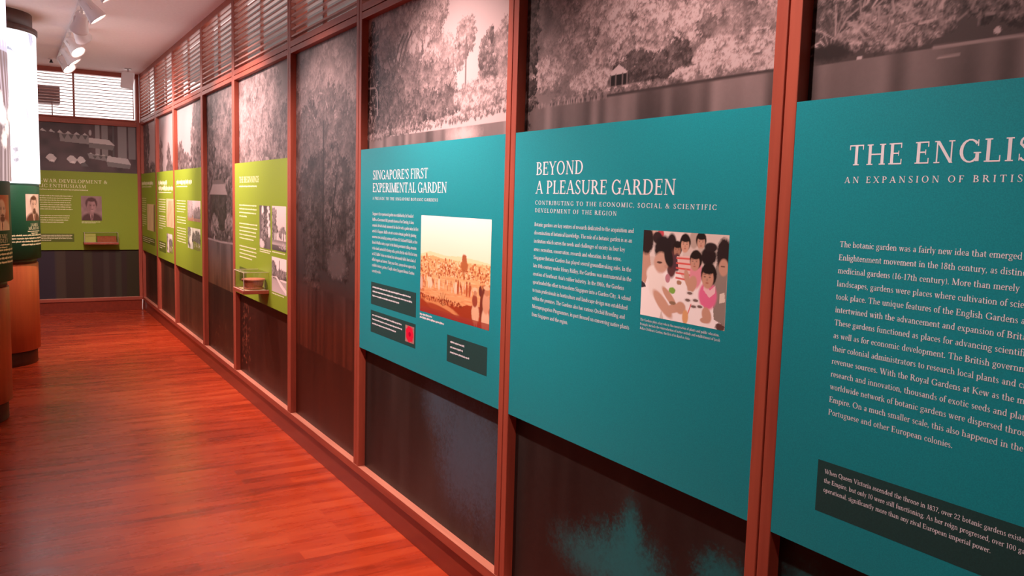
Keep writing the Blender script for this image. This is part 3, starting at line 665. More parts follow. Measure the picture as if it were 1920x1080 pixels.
def pic_children():
    w, h = .308, .228; C = Cv(w, h, .0014, 900, .6)
    def P(s, t): return s*w, (1-t)*h
    def bl(s, t, a, b, col, **k): x, y = P(s, t); C.blob(x, y, a*w, b*h, col, **k)
    def pl(pts, col): C.poly([P(*p) for p in pts], col)
    C.c[:] = (.72, .62, .55); pl([(0, 0), (.5, 0), (.5, .3), (0, .3)], (.8, .72, .66)); bl(.1, .04, .1, .05, (.7, .5, .4)); bl(.62, .07, .05, .1, (.5, .4, .33)); bl(.22, .03, .04, .05, (.6, .08, .1))
    pl([(.2, .42), (.62, .36), (.96, .8), (.97, 1), (.3, 1), (.2, .7)], (1., .96, .92))
    bl(.36, .15, .06, .13, (.03, .02, .02)); bl(.37, .36, .06, .16, (.12, .05, .05)); bl(.18, .08, .06, .07, (.04, .025, .025))
    x, y = P(.43, .2); head(C, x, y, .017, (.45, .24, .16)); bl(.43, .34, .05, .1, (.10, .05, .06))
    x, y = P(.7, .09); head(C, x, y, .018, (.6, .36, .26)); bl(.7, .25, .06, .09, (.6, .5, .42))
    pl([(.43, .27), (.6, .25), (.63, .45), (.57, .58), (.46, .44)], (.85, .62, .56))
    for k in range(5): x0, y0 = P(.43, .29+.055*k); x1, y1 = P(.62, .285+.06*k); C.line([(x0, y0), (x1, y1)], .0045, (.75, .12, .10))
    x, y = P(.52, .13); head(C, x, y, .0195, (.68, .40, .28)); bl(.56, .5, .03, .1, (.62, .36, .25), rot=.3)
    bl(.66, .44, .07, .16, (.80, .32, .38)); bl(.62, .56, .05, .1, (.62, .36, .25), rot=-.4)
    x, y = P(.65, .31); head(C, x, y, .0215, (.6, .34, .24), look=-.6)
    bl(.79, .24, .085, .10, (.025, .015, .015), rough=.2); bl(.81, .14, .07, .05, (.03, .02, .02))
    pl([(.88, .3), (1, .26), (1, .95), (.88, .9), (.85, .6)], (.30, .25, .21)); bl(.95, .2, .075, .17, (.03, .02, .02), rough=.2); bl(.955, .34, .05, .09, (.58, .34, .24)); C.line([P(.93, .33), P(.965, .33)], .003, (.15, .08, .06)); pl([(.93, .62), (.98, .6), (.99, .7), (.93, .72)], (.8, .72, .6))
    bl(.80, .66, .1, .15, (.82, .18, .34)); pl([(.76, .52), (.82, .6), (.88, .54), (.88, .62), (.82, .68), (.75, .6)], (.9, .6, .62))
    x, y = P(.8, .46); head(C, x, y, .0265, (.62, .35, .24), look=-.5)
    bl(.8, .87, .05, .09, (.62, .36, .25), rot=.5); bl(.78, .93, .05, .03, (.62, .36, .25))
    pl([(0, .5), (.14, .48), (.3, .75), (.25, 1), (0, 1)], (1., .95, .90)); pl([(0, .2), (.08, .22), (.11, .4), (.05, .62), (0, .6)], (.6, .36, .26)); bl(.045, .12, .09, .16, (.03, .02, .018), rough=.15)
    bl(.2, .62, .11, .16, (.95, .88, .80)); bl(.15, .5, .09, .1, (.95, .88, .8)); bl(.28, .83, .16, .07, (.66, .40, .28), rot=-.7); bl(.42, .86, .13, .05, (.66, .40, .28), rot=.25); bl(.36, .74, .12, .045, (.64, .38, .26), rot=-.7)
    bl(.5, .84, .06, .07, (.64, .38, .26)); pl([(0, .6), (.04, .62), (.06, .66), (0, .68)], (.05, .04, .05))
    bl(.26, .2, .11, .15, (.025, .018, .018), rough=.15); bl(.24, .36, .09, .12, (.66, .42, .31), rough=.1); bl(.33, .29, .05, .12, (.025, .018, .018), rot=.4)
    bl(.22, .36, .035, .012, (.1, .05, .04)); bl(.30, .40, .02, .02, (.6, .36, .27))
    for s, t in ((.6, .66), (.67, .73), (.58, .74), (.72, .79), (.65, .8)): bl(s, t, .045, .025, (.86, .82, .78)); bl(s, t, .03, .015, (.2, .14, .12))
    bl(.39, .66, .04, .035, (.25, .5, .08), rough=.3); bl(.47, .56, .03, .025, (.45, .25, .15), rough=.4); bl(.33, .53, .03, .05, (.55, .25, .3)); bl(.4, .8, .04, .02, (.3, .2, .12), rough=.4)
    C.line([P(.62, .78), P(.58, .92)], .003, (.75, .08, .08)); bl(.56, .93, .035, .08, (.8, .45, .2)); bl(.95, .97, .05, .04, (.12, .06, .05), rough=.5)
    return C
def pic_sepia():                                            # reddish sepia view of a town with people in the foreground
    w, h = .579, .395; C = Cv(w, h, .0022, 901, .5)
    def P(s, t): return s*w, (1-t)*h
    def bl(s, t, a, b, col, **k): x, y = P(s, t); C.blob(x, y, a*w, b*h, col, **k)
    C.band(.5*h, h, (1., .86, .58), (1., .97, .88)); C.band(0, .57*h, (.50, .12, .04), (.84, .42, .16)); C.poly([P(0, .40), P(.15, .36), P(.4, .385), P(.62, .37), P(.85, .385), P(1, .40), P(1, .5), P(0, .5)], (.96, .72, .36), .7)
    C.poly([P(0, .43), P(.2, .40), P(.5, .44), P(.8, .42), P(1, .46), P(1, .62), P(0, .62)], (.82, .48, .2))
    for k in range(900):
        s, t = C.rng.random(), .42+.2*C.rng.random()**.8; q = C.rng.random(); bl(s, t, .004+.009*C.rng.random(), .006+.010*C.rng.random(), ((.95, .7, .4), (.6, .24, .08), (.45, .12, .04), (.9, .5, .22))[int(q*4)], rough=.5)
    C.poly([P(.1, .6), P(.86, .57), P(.95, .7), P(.85, .86), P(.05, .86)], (.90, .52, .23))
    for k in range(160): bl(C.rng.random(), .6+.25*C.rng.random(), .03+.04*C.rng.random(), .006, ((.97, .66, .34), (.72, .32, .12))[k % 2], al=.5)
    for k in range(46):
        s, t = .02+.75*C.rng.random(), .64+.07*C.rng.random(); bl(s, t, .005, .030, ((.4, .09, .03), (.97, .82, .6), (.6, .2, .08))[int(C.rng.random()*3)])
    bl(.66, .40, .035, .055, (.42, .13, .05), rough=.5); bl(.66, .46, .05, .05, (.45, .15, .05), rough=.5); C.line([P(.66, .5), P(.66, .58)], .008, (.4, .12, .04)); bl(.1, .41, .012, .03, (.6, .25, .08))
    for s in (.14, .17, .3, .55, .58, .7, .74): bl(s, .68, .016, .06, (.97, .80, .55) if s < .2 or s in (.55, .3) else (.5, .14, .05)); bl(s, .61, .010, .014, (.4, .12, .05))
    bl(.02, .7, .02, .07, (.85, .6, .45)); C.poly([P(0, .8), P(.12, .82), P(.6, .86), P(.7, .82), P(1, .8), P(1, 1), P(0, 1)], (.40, .07, .025))
    bl(.32, .9, .27, .05, (.80, .42, .17), rot=-.12, rough=.1); bl(.36, .945, .25, .04, (.45, .1, .04), rot=-.12)
    for k in range(13): a = .2+2.7*k/12; x, y = P(.36, .88); C.line([(x, y), (x+.045*math.cos(a), y+.05*math.sin(a))], .004, (.9, .62, .3) if k % 2 else (.35, .12, .04))
    for k in range(160): bl(.62*C.rng.random()+.02, .82+.04*C.rng.random(), .008, .012, ((.3, .06, .02), (.7, .3, .12))[k % 2], rough=.5)
    bl(.93, .80, .055, .19, (.20, .05, .03)); bl(.82, .88, .05, .1, (.88, .66, .42), rough=.2); bl(.81, .76, .035, .06, (.35, .09, .05)); bl(.81, .66, .035, .025, (.9, .66, .4)); bl(.815, .69, .02, .025, (.6, .3, .16))
    bl(.95, .93, .05, .13, (.92, .74, .52)); bl(.955, .76, .045, .1, (.75, .45, .28)); bl(.96, .66, .028, .035, (.6, .3, .16)); bl(.96, .62, .04, .02, (.85, .6, .35)); bl(.88, .66, .02, .05, (.16, .04, .03)); bl(.81, .96, .006, .05, (.9, .7, .5)); bl(.84, .96, .006, .05, (.9, .7, .5))
    C.c *= np.array((1., 1., 1.))-np.clip((.6*h-C.Y)/(.6*h), 0, 1)[..., None]*np.array((.12, .34, .40))
    C.band(0, .045*h, (.30, .03, .03), (.34, .05, .03), .85)
    return C
def pic_portrait(w, h, seed, tones, bald=False, beard=False, smile=False, look=0., hair=1., coat=(.1, .05, .04)):
    C = Cv(w, h, min(w, h)/90, seed, tones[0]); sk, dk = tones[1], tones[2]
    def bl(s, t, a, b, col, **k): C.blob(s*w, (1-t)*h, a*w, b*h, col, **k)
    C.c *= (.85+.3*C.n2)[..., None]
    bl(.5, 1.02, .52, .34, coat, rough=.05); C.poly([(.40*w, .30*h), (.6*w, .30*h), (.54*w, 0), (.46*w, 0)], [min(1, c*1.15) for c in sk]); C.poly([(.48*w, .28*h), (.54*w, .28*h), (.53*w, 0), (.49*w, 0)], dk)
    bl(.5, .62, .1, .16, [c*.75 for c in sk])
    if not bald: bl(.5-.02*look, .30, .25*hair, .25, dk, rough=.15)
    bl(.5, .42, .205, .29, sk, soft=.2); bl(.5-.17*(look or 1), .45, .10, .24, [c*.72 for c in sk], soft=1.2)
    if not bald: bl(.5, .16, .2, .07, dk, soft=.5, rough=.3)
    o = .05*look
    for s in (-1, 1): bl(.5+o+.085*s, .39, .045, .014, dk, soft=.6); C.line([((.5+o+.085*s-.05)*w, .655*h), ((.5+o+.085*s+.045)*w, .66*h)], .014*w, dk); bl(.5+.205*s, .44, .025, .06, [c*.8 for c in sk])
    bl(.5+o, .48, .03, .07, [min(1, c*1.12) for c in sk], soft=.8); bl(.5+o, .535, .045, .016, [c*.55 for c in sk], soft=.7)
    if beard: bl(.5+o, .57, .1, .025, dk, rough=.3); bl(.5+o, .67, .12, .09, dk, rough=.3, soft=.5)
    else: bl(.5+o, .60, .085 if smile else .06, .022 if smile else .012, [min(1, c*1.25) for c in sk] if smile else dk, soft=.5)
    return C
def pic_park(w, h, seed, kind, sepia=(1., .86, .84)):
    C = Cv(w, h, min(w, h)/70, seed, .8); W_, H_ = w, h
    if kind == 'trunks':
        C.c[:] = gr(.15); C.c *= (.6+.8*C.n2)[..., None]
        C.blob(.3*w, .85*h, .10*w, .16*h, .9, .3, .3); C.line([(.33*w, .7*h), (.22*w, .05*h)], .2*w, .35)
        for k in range(7): C.blob((.8+.06*math.sin(k*2.))*w, (.95-.08*k)*h, .09*w, .05*h, .9, .4, .8)
        C.blob(.85*w, .40*h, .17*w, .12*h, .85, .4, .5); C.blob(.6*w, .42*h, .06*w, .06*h, .8, .4, .5); C.blob(.22*w, .1*h, .22*w, .12*h, .75, .4, .9); C.crown(.45*w, .5*h, .3*w, .4*h, 60, .05, .5, .03*w, .09*w)
    elif kind == 'ruin':
        C.band(0, h, .7, .85); C.crown(.15*w, .75*h, .16*w, .2*h, 60, .1, .5, .04*w, .09*w); C.crown(.2*w, .35*h, .2*w, .25*h, 90, .06, .35, .04*w, .1*w); C.crown(.75*w, .38*h, .2*w, .12*h, 60, .15, .45, .04*w, .08*w)
        for x in (.22, .36, .74, .88): C.line([(x*w, .2*h), (x*w, .36*h)], .07*w, .9)
        C.band(0, .17*h, .10, .2); C.band(.15*h, .2*h, .5, .3); C.leaves(.5*w, w, .04*h, .1*h, 20, .4, .7, .1*w)
    elif kind == 'lane':
        C.band(0, h, .95, .98); C.crown(.1*w, .65*h, .12*w, .2*h, 50, .06, .4, .05*w, .1*w); C.crown(.6*w, .52*h, .5*w, .12*h, 140, .06, .4, .04*w, .08*w); C.line([(.52*w, .4*h), (.53*w, .9*h)], .05*w, .2); C.line([(.3*w, .4*h), (.3*w, .75*h)], .06*w, .2)
        C.band(0, .36*h, .6, .4, .8); C.poly([(0, .42*h), (.3*w, .42*h), (.6*w, .2*h), (w, .02*h), (w, .14*h), (.75*w, .25*h), (.35*w, .46*h)], .97); C.blob(.8*w, .38*h, .25*w, .03*h, .95)
    elif kind == 'leafprint':
        C.c[:] = (.80, .70, .42)
        for k in range(5): C.line([((.15+.17*k)*w, .05*h), ((.2+.15*k)*w, (.5+.1*k)*h), ((.3+.12*k)*w, .9*h)], .05*w, (.42, .28, .16)); C.blob((.2+.15*k)*w, (.35+.1*k)*h, .05*w, .12*h, (.5, .34, .2), .5, .4)
    elif kind == 'scroll':
        C.c[:] = (.72, .60, .36); C.poly([(.8*w, 0), (w, 0), (w, h), (.86*w, .98*h)], (.16, .09, .06)); C.c *= (.9+.2*C.n2)[..., None]
    elif kind == 'hills':
        C.band(0, h, .8, .95); C.poly([(0, .35*h), (.45*w, .3*h), (.45*w, 0), (0, 0)], (.5, .3, .2)); C.crown(.18*w, .6*h, .18*w, .4*h, 60, .3, .6, .05*w, .1*w); C.crown(.75*w, .3*h, .28*w, .2*h, 80, .12, .4, .04*w, .1*w); C.line([(.45*w, 0), (.45*w, h)], .02*w, .8); C.band(0, .12*h, (.4, .22, .14), (.5, .3, .2), .7)
    else:
        C.band(0, h, .7, .92); C.crown(.1*w, .6*h, .1*w, .4*h, 50, .06, .4, .05*w, .1*w); C.blob(.22*w, .4*h, .1*w, .2*h, .85, .5, .6); C.crown(.72*w, .5*h, .3*w, .22*h, 90, .05, .3, .04*w, .1*w); C.c[:, :, 1] *= 1.04; C.poly([(.45*w, 0), (w, 0), (w, .3*h), (.45*w, .4*h)], (.22, .26, .06)); C.leaves(.5*w, w, .1*h, .3*h, 26, .5, .9, .06*w); C.line([(.42*w, 0), (.42*w, h)], .03*w, .06)
    C.c *= np.array(sepia)
    return C

# ================================================================ information boards
INK = 1.4511
PB, PT = .770, 1.724
def board(i, colour, label, group):
    yl, yr = BAYS[i]
    t = thing('info_panel', label, 'information panel', (1.452, (yl+yr)/2, PB), group)
    obj('board', boxes((1.4515, 1.4595, yr-.0005, yl+.0005, PB, PT)), M_[colour], t)
    return t
def R_(y0): return lambda u, v, d=0.: (INK-d, y0-u, v)
def picture(t, C, y0, z0, name='photo_print'):
    return printed(name, C, lambda u, v: (1.4513+0*u, y0-u, v+z0), M_['photo'], t)
def note(t, y0, y1, z0, z1, m='note'):
    return obj('note_box', boxes((1.4513, 1.4516, y1, y0, z0, z1)), M_[m], t)
H1, H2, SB, BD, PI_ = 1.583, 1.524, 1.489, 1.420, .02655
TG, GG = 'teal information panels', 'green information panels'
# ---- the sepia picture panel
t = board(6, 'teal', "teal panel headed SINGAPORE'S FIRST EXPERIMENTAL GARDEN with a sepia picture", TG)
p = R_(3.631)
lettering('heading', [("SINGAPORE'S FIRST", 0, 1.5815, .041, .592, .0), ('EXPERIMENTAL GARDEN', 0, H2, .041, .762, .0)], p, M_['ink'], t)
lettering('subheading', [('A PRELUDE TO THE SINGAPORE BOTANIC GARDENS', 0, SB, .0125, .685, .18)], p, M_['ink'], t)
T1 = ['Singapore\'s first experimental garden was established by Sir Stamford', 'Raffles at Government Hill, presently known as Fort Canning. A keen', 'naturalist, he had already announced the idea for such a garden when he first', 'arrived in Singapore. Raffles set out to create a botanic garden by planting',
      'numerous trees, including nutmeg and cloves. Dr Nathaniel Wallich, a close', 'friend of Raffles, wrote a report to the British government calling attention', 'to the island\'s potential for having such a garden. By the end of his last term', 'in 1823, Raffles\' vision was realised, but subsequently failed, due to lack of', 'official support and interest. Thirty years later, a proposal was approved to', 'establish a botanic garden at Tanglin, where Singapore Botanic Gardens', 'currently resides.']
k1 = .455/lay(T1[0])[1]
lettering('body_text', [(s, .002, BD-.0015-PI_*k, .0135, k1*lay(s)[1], 0) for k, s in enumerate(T1)], p, M_['ink'], t)
picture(t, pic_sepia(), 3.097, 1.037)
bars('caption', [(.535, .65, 1.0215, .008), (.535, .757, 1.008, .008)], p, M_['ink'], t, 3)
n = note(t, 3.639, 3.136, 1.001, 1.106)
bars('note_text', [(.012, .44, 1.080, .0068), (.012, .455, 1.060, .0068), (.012, .32, 1.040, .0068)], p, M_['ink'], n, 4)
n = note(t, 3.639, 3.136, .869, .973)
bars('note_text', [(.012, .35, .949, .0068), (.012, .36, .929, .0068), (.012, .29, .909, .0068)], p, M_['ink'], n, 5)
C = Cv(.09, .072, .0018, 77, (.4, .22, .2)); C.c *= (.5+C.n)[..., None]
for a in range(7): C.blob(.045+.022*math.cos(a*.9), .036+.02*math.sin(a*.9), .02, .016, (.75, .01, .05), .3, .4)
C.blob(.045, .036, .012, .01, (.4, .0, .03))
printed('flower_picture', C, lambda u, v: (1.4510+0*u, 3.240-u, v+.886), M_['photo'], n)
n = note(t, 2.844, 2.527, .870, .975)
bars('note_text', [(.815, .93, .948, .0068), (.815, .92, .928, .0068), (.815, .97, .908, .0068)], p, M_['ink'], n, 6)
# ---- the children panel
t = board(7, 'teal', 'teal panel headed BEYOND A PLEASURE GARDEN with a photo of children', TG)
p = R_(2.241)
lettering('heading', [('BEYOND', 0, H1, .0405, .256, .03), ('A PLEASURE GARDEN', 0, H2, .0405, .656, .03)], p, M_['ink'], t)
lettering('subheading', [('CONTRIBUTING TO THE ECONOMIC, SOCIAL & SCIENTIFIC', 0, SB, .0125, .80, .22), ('DEVELOPMENT OF THE REGION', 0, 1.4645, .0125, .42, .22)], p, M_['ink'], t)
T2 = ['Botanic gardens are key centres of research dedicated to the acquisition and', 'dissemination of botanical knowledge. The role of a botanic garden is as an', 'institution which serves the needs and challenges of society in four key', 'areas: recreation, conservation, research and education. In this sense,', 'Singapore Botanic Gardens has played several groundbreaking roles. In the', 'late 19th century under Henry Ridley, the Gardens was instrumental in the',
      'creation of Southeast Asia\'s rubber industry. In the 1960s, the Gardens', 'spearheaded the effort to transform Singapore into a Garden City. A school', 'to train professionals in horticulture and landscape design was established', 'within the premises. The Gardens also has various Orchid Breeding and', 'Micropropagation Programmes, in part focused on conserving native plants', 'from Singapore and the region.']
k2 = .497/lay(T2[0])[1]
lettering('body_text', [(s, 0, BD-PI_*k, .0122, k2*lay(s)[1], 0) for k, s in enumerate(T2)], p, M_['ink'], t)
picture(t, pic_children(), 1.703, 1.2025)
cp = ['The Gardens plays a key role in the conservation of plants and public education.', 'Examples include the reintroduction of native orchids and establishment of Jacob', 'Ballas Children\'s Garden, the first of its kind in Asia.']
k3 = .292/lay(cp[0])[1]
lettering('caption', [(s, .539, 1.1865-.0118*k, .0068, k3*lay(s)[1], 0) for k, s in enumerate(cp)], p, M_['ink'], t)
# ---- the nearest panel
t = board(8, 'teal', 'rightmost teal panel headed THE ENGLISH GARDEN, cut by the photo edge', TG)
p = R_(1.091)
we = .302/lay('THE ENGL', .1)[1]
lettering('heading', [('THE ENGLISH GARDEN', .006, 1.586, .040, we*lay('THE ENGLISH GARDEN', .1)[1], .1)], p, M_['ink'], t)
ws = .3465/lay('AN EXPANSION OF BRITIS', .38)[1]
lettering('subheading', [('AN EXPANSION OF BRITISH', 0, 1.551, .0122, ws*lay('AN EXPANSION OF BRITISH', .38)[1], .38)], p, M_['ink'], t)
T3 = ['The botanic garden was a fairly new idea that emerged', 'Enlightenment movement in the 18th century, as distinct', 'medicinal gardens (16-17th century). More than merely', 'landscapes, gardens were places where cultivation of science', 'took place. The unique features of the English Gardens are', 'intertwined with the advancement and expansion of Britain.', 'These gardens functioned as places for advancing scientific', 'as well as for economic development. The British government',
      'their colonial administrators to research local plants and crops', 'revenue sources. With the Royal Gardens at Kew as the main', 'research and innovation, thousands of exotic seeds and plants', 'worldwide network of botanic gardens were dispersed through', 'Empire. On a much smaller scale, this also happened in the', 'Portuguese and other European colonies.']
k4 = .2675/lay(T3[13])[1]
lettering('body_text', [(s, -.001, 1.4215-.0269*k, .0118, k4*lay(s)[1], 0) for k, s in enumerate(T3)], p, M_['ink'], t)
n = note(t, 1.1085, .45, .860, .971)
T4 = ['When Queen Victoria ascended the throne in 1837, over 22 botanic gardens existed', 'the Empire, but only 10 were still functioning. As her reign progressed, over 100 gardens', 'operational, significantly more than any rival European imperial power.']
k5 = .349/lay(T4[2])[1]
lettering('note_text', [(s, .0, .9455-.0198*k, .0095, k5*lay(s)[1], 0) for k, s in enumerate(T4)], p, M_['ink'], n)
# ---- green panels of the long wall
def para(rows, u0, u1, v0, last=.7, h=.0095, seed=0):
    r = random.Random(seed)
    return [(u0, u0+(u1-u0)*(last if k == rows-1 else r.uniform(.93, 1.)), v0-PI_*k, h) for k in range(rows)]
t = board(4, 'olive', 'green panel headed THE BEGINNINGS behind the clear display case', GG)
p = R_(6.219)
lettering('heading', [('THE BEGINNINGS', 0, 1.5825, .042, .555, 0)], p, M_['inky'], t)
bars('subheading', [(0, .50, 1.552, .011)], p, M_['inky'], t, 8)
bars('body_text', para(4, 0, .50, 1.418, .45)+para(5, 0, .51, 1.286, .8, seed=2)+para(4, 0, .5, 1.122, .72, seed=3), p, M_['inky'], t, 9)
picture(t, pic_park(.274, .282, 31, 'trunks'), 5.653, 1.146); picture(t, pic_park(.315, .281, 32, 'ruin'), 5.343, 1.150); picture(t, pic_park(.330, .225, 33, 'lane'), 5.351, .881)
bars('caption', [(.57, .85, 1.131, .008), (.57, .82, 1.118, .008), (.88, 1.17, 1.134, .008), (.87, 1.15, .866, .008)], p, M_['inky'], t, 10)
n = note(t, 6.225, 6.02, .868, .972, 'notegreen')
t = board(2, 'olive', 'bright green panel with two small photos, third panel from the far corner', GG)
p = R_(8.83)
bars('heading', [(0, .80, 1.587, .041)], p, M_['inky'], t, 11); bars('subheading', [(0, .58, 1.556, .011)], p, M_['inky'], t, 12)
bars('body_text', para(5, 0, .49, 1.418, .8)+para(3, 0, .49, 1.258, .98, seed=5)+para(6, 0, .49, 1.151, .98, seed=6), p, M_['inky'], t, 13)
picture(t, pic_park(.61, .188, 34, 'hills'), 8.255, 1.243); picture(t, pic_park(.595, .197, 35, 'garden', (.95, .95, .8)), 8.258, .985)
t = board(1, 'olive', 'narrow green panel with a two-line heading, second from the far corner', GG)
p = R_(9.985)
bars('heading', [(0, .58, 1.586, .042), (0, .94, 1.528, .042)], p, M_['inky'], t, 14); bars('subheading', [(0, .85, 1.495, .011)], p, M_['inky'], t, 15)
bars('body_text', para(6, 0, .48, 1.418, .95)+para(6, 0, .47, 1.236, .5, seed=7), p, M_['inky'], t, 16)
picture(t, pic_park(.45, .296, 36, 'leafprint'), 9.465, 1.138); picture(t, pic_park(.35, .2, 37, 'garden'), 9.468, .866)
n = note(t, 9.995, 9.53, .846, .962, 'notegreen'); bars('note_text', [(.02, .40, .935, .009), (.02, .4, .91, .009), (.02, .2, .885, .009)], p, M_['inky'], n, 17)
t = board(0, 'olive', 'green panel with one tall tan picture, next to the far corner', GG)
p = R_(11.31)
bars('heading', [(0, .92, 1.587, .042)], p, M_['inky'], t, 18); bars('subheading', [(0, .81, 1.557, .011)], p, M_['inky'], t, 19)
bars('body_text', para(7, 0, .36, 1.418, .8)+para(6, 0, .36, 1.21, .4, seed=8), p, M_['inky'], t, 20)
picture(t, pic_park(.62, .315, 38, 'scroll'), 10.90, 1.042)
n = note(t, 11.325, 10.30, .876, .958, 'notegreen'); bars('note_text', [(.02, .9, .938, .009), (.02, .95, .915, .009), (.02, .6, .892, .009)], p, M_['inky'], n, 21)
# ---- end wall panel
t = thing('info_panel', 'green panel on the end wall headed POST-WAR DEVELOPMENT & PUBLIC ENTHUSIASM', 'information panel', (.73, D, PB), GG)
obj('board', boxes((.0445, 1.4125, D+.0015, D+.0095, PB, PT)), M_['olive'], t)
p = lambda u, v, d=0.: (u, D+.0009-d, v)
wa = lay('POST-WAR DEVELOPMENT &', .08)[1]*.529/lay('DEVELOPMENT &', .08)[1]; wb = lay('PUBLIC ENTHUSIASM', .08)[1]*.39/lay('ENTHUSIASM', .08)[1]
lettering('heading', [('POST-WAR DEVELOPMENT &', 1.072-wa, 1.584, .040, wa, .08), ('PUBLIC ENTHUSIASM', .832-wb, 1.524, .040, wb, .08)], p, M_['inky'], t)
bars('subheading', [(1.072-wa, .854, 1.495, .011)], p, M_['inky'], t, 22)
bars('body_text', para(8, .10, .69, 1.419, .4)+para(4, .10, .67, 1.182, .85, seed=9), p, M_['inky'], t, 23)
printed('portrait_photo', pic_portrait(.226, .299, 40, ((.34, .22, .22), (.42, .25, .25), (.10, .045, .045)), smile=True, look=.6, hair=1.15, coat=(.10, .05, .05)), lambda u, v: (.775+u, D+.0011+0*u, v+1.131), M_['photo'], t)
bars('caption', [(.775, .98, 1.112, .007), (.775, .93, 1.099, .007)], p, M_['inky'], t, 24)
n = obj('note_box', boxes((.10, .690, D+.0011, D+.0016, .869, .968)), M_['notegreen'], t)
bars('note_text', [(.12, .67, .945, .009), (.12, .66, .925, .009), (.12, .67, .905, .009), (.12, .45, .885, .009)], p, M_['inky'], n, 25)

# ================================================================ display columns
def column(c, label, drawing, tones, names, kw, seed):
    t = thing('display_column', label, 'display column', (c[0], c[1], 0), 'round display columns')
    L = lambda name, prof, m: obj(name, lathe(bmesh.new(), prof, (c[0], c[1], 0), 96), m, t, smooth=True)
    def ring(name, r, z0, z1, m, b=.004): return L(name, [(r-b, z0), (r, z0+b), (r, z1-b), (r-b, z1)], m)
    ring('base_ring', .338, 0, .125, M_['darkwood'])
    ring('wood_base', .362, .125, .866, M_['drumwood'])
    ring('dark_band', .352, .866, .906, M_['darkwood'])  # recessed ring of dark wood
    g = ring('text_drum', .386, .906, 1.540, M_['bottle'])
    ring('inner_post', .372, 1.540, 2.79, M_['white'])
    ring('cap_ring', .408, 2.778, 2.825, M_['darkwood'])
    ring('ceiling_collar', .372, 2.825, HC, M_['darkwood'])
    R = .396
    C = Cv(2*math.pi*R, 1.236, .007, seed, 1., 1.541); C.c[:] = (.97, .94, 1.)
    drawing(C, R)
    pl = lambda rr: (lambda u, v: (c[0]+rr*np.sin(u/R), c[1]-rr*np.cos(u/R), v))
    printed('lit_banner', C, pl(R), M_['lit'], t)
    a = math.radians
    C = pic_portrait(.205, .222, seed+1, tones, **kw)
    rp = .3868
    printed('portrait_photo', C, lambda u, v: (c[0]+rp*np.sin(u/rp+a(45.5)), c[1]-rp*np.cos(u/rp+a(45.5)), v+1.231), M_['photo'], t)
    rt = .3866; cc = a(61)*rt
    q = lambda u, v, d=0.: (c[0]+(rt+d)*math.sin(u/rt), c[1]-(rt+d)*math.cos(u/rt), v)
    lettering('name_text', [(names[0], cc-names[2]/2, 1.184, .024, names[2], .06), (names[1], cc-names[3]/2, 1.155, .024, names[3], .06)], q, M_['inky'], t)
    bars('dates_text', [(cc-.09, cc+.09, 1.138, .009), (cc-.05, cc+.05, 1.122, .009)], q, M_['inky'], t, seed+2)
    bars('body_text', [(a(14)*rt, a(108)*rt, 1.104, .013), (a(14)*rt, a(108)*rt, 1.078, .013), (a(14)*rt, a(108)*rt, 1.052, .013), (a(38)*rt, a(90)*rt, 1.026, .013)], q, M_['inky'], t, seed+3)
    return t
G_ = (.30, .28, .36)
def ink_b(C, R):
    u = lambda d: math.radians(d)*R
    C.poly([(u(19), 2.60), (u(24), 2.632), (u(30), 2.63), (u(36), 2.60), (u(43), 2.572), (u(37), 2.582), (u(30), 2.605), (u(24), 2.612), (u(19), 2.59)], (.34, .34, .42))
    C.line([(u(19), 2.565), (u(25), 2.525), (u(31), 2.528), (u(36), 2.56)], .006, (.62, .6, .7)); C.blob(u(27), 2.575, .07, .03, (.80, .78, .88), .6)
    C.poly([(u(57), 2.776), (u(66), 2.776), (u(68), 2.72), (u(64), 2.66), (u(60), 2.69)], (.42, .40, .50))
    for k in range(7): C.line([(u(62+1.2*k), 2.77-.03*k), (u(66-.5*k), 2.55-.06*k), (u(60-1.2*k), 2.35-.05*k)], .004, (.6, .57, .68))
    C.line([(u(70), 2.76), (u(63), 2.5), (u(56), 2.33), (u(51), 2.15), (u(54), 2.05)], .008, (.45, .42, .52)); C.poly([(u(50), 2.17), (u(49), 2.13), (u(54), 2.04), (u(53), 2.12)], (.4, .38, .46))
    C.line([(u(20), 2.315), (u(26), 2.28), (u(33), 2.22), (u(41), 2.155)], .007, (.42, .40, .5))
    for k in range(9): C.line([(u(22+2.2*k), 2.30-.018*k), (u(20+1.6*k), 2.26-.02*k)], .004, (.6, .58, .66))
    for y in (1.835, 1.75):
        C.blob(u(32.5), y, .036, .035, (.72, .70, .76), .3, .3); C.blob(u(34), y-.02, .024, .018, (.30, .28, .32), .5, .8)
        for s in (-1, 1): C.line([(u(32.5), y+.045), (u(32.5+4*s), y+.01), (u(32.5), y-.045)], .006, (.3, .28, .33))
    C.line([(u(32), 1.93), (u(32.5), 1.72)], .005, (.45, .42, .48))
    for k in range(10): C.line([(u(150+18*k), 1.6), (u(146+18*k+8*math.sin(k)), 2.1), (u(158+18*k), 2.7)], .008, (.5, .48, .56)); C.blob(u(150+18*k), 2.2+.05*(k % 5), .05, .03, (.55, .52, .6), .5, .5)
def ink_a(C, R):
    u = lambda d: math.radians(d)*R
    C.band(1.541, 2.36, (.42, .30, .30), (.46, .36, .42)); C.c *= (.5+.9*C.n2)[..., None]
    for k in range(14): C.line([(u(10+7*k), 1.55), (u(14+7*k), 2.0), (u(8+7*k), 2.4)], .03, (.20, .13, .13)); C.blob(u(12+7*k), 1.8+.08*(k % 4), .04, .05, (.85, .72, .66), .6, .8)
    C.blob(u(66), 1.95, .05, .06, (.95, .85, .85), .6, .4)
    C.band(2.36, 2.777, (.55, .5, .62), (.8, .76, .9), .8)
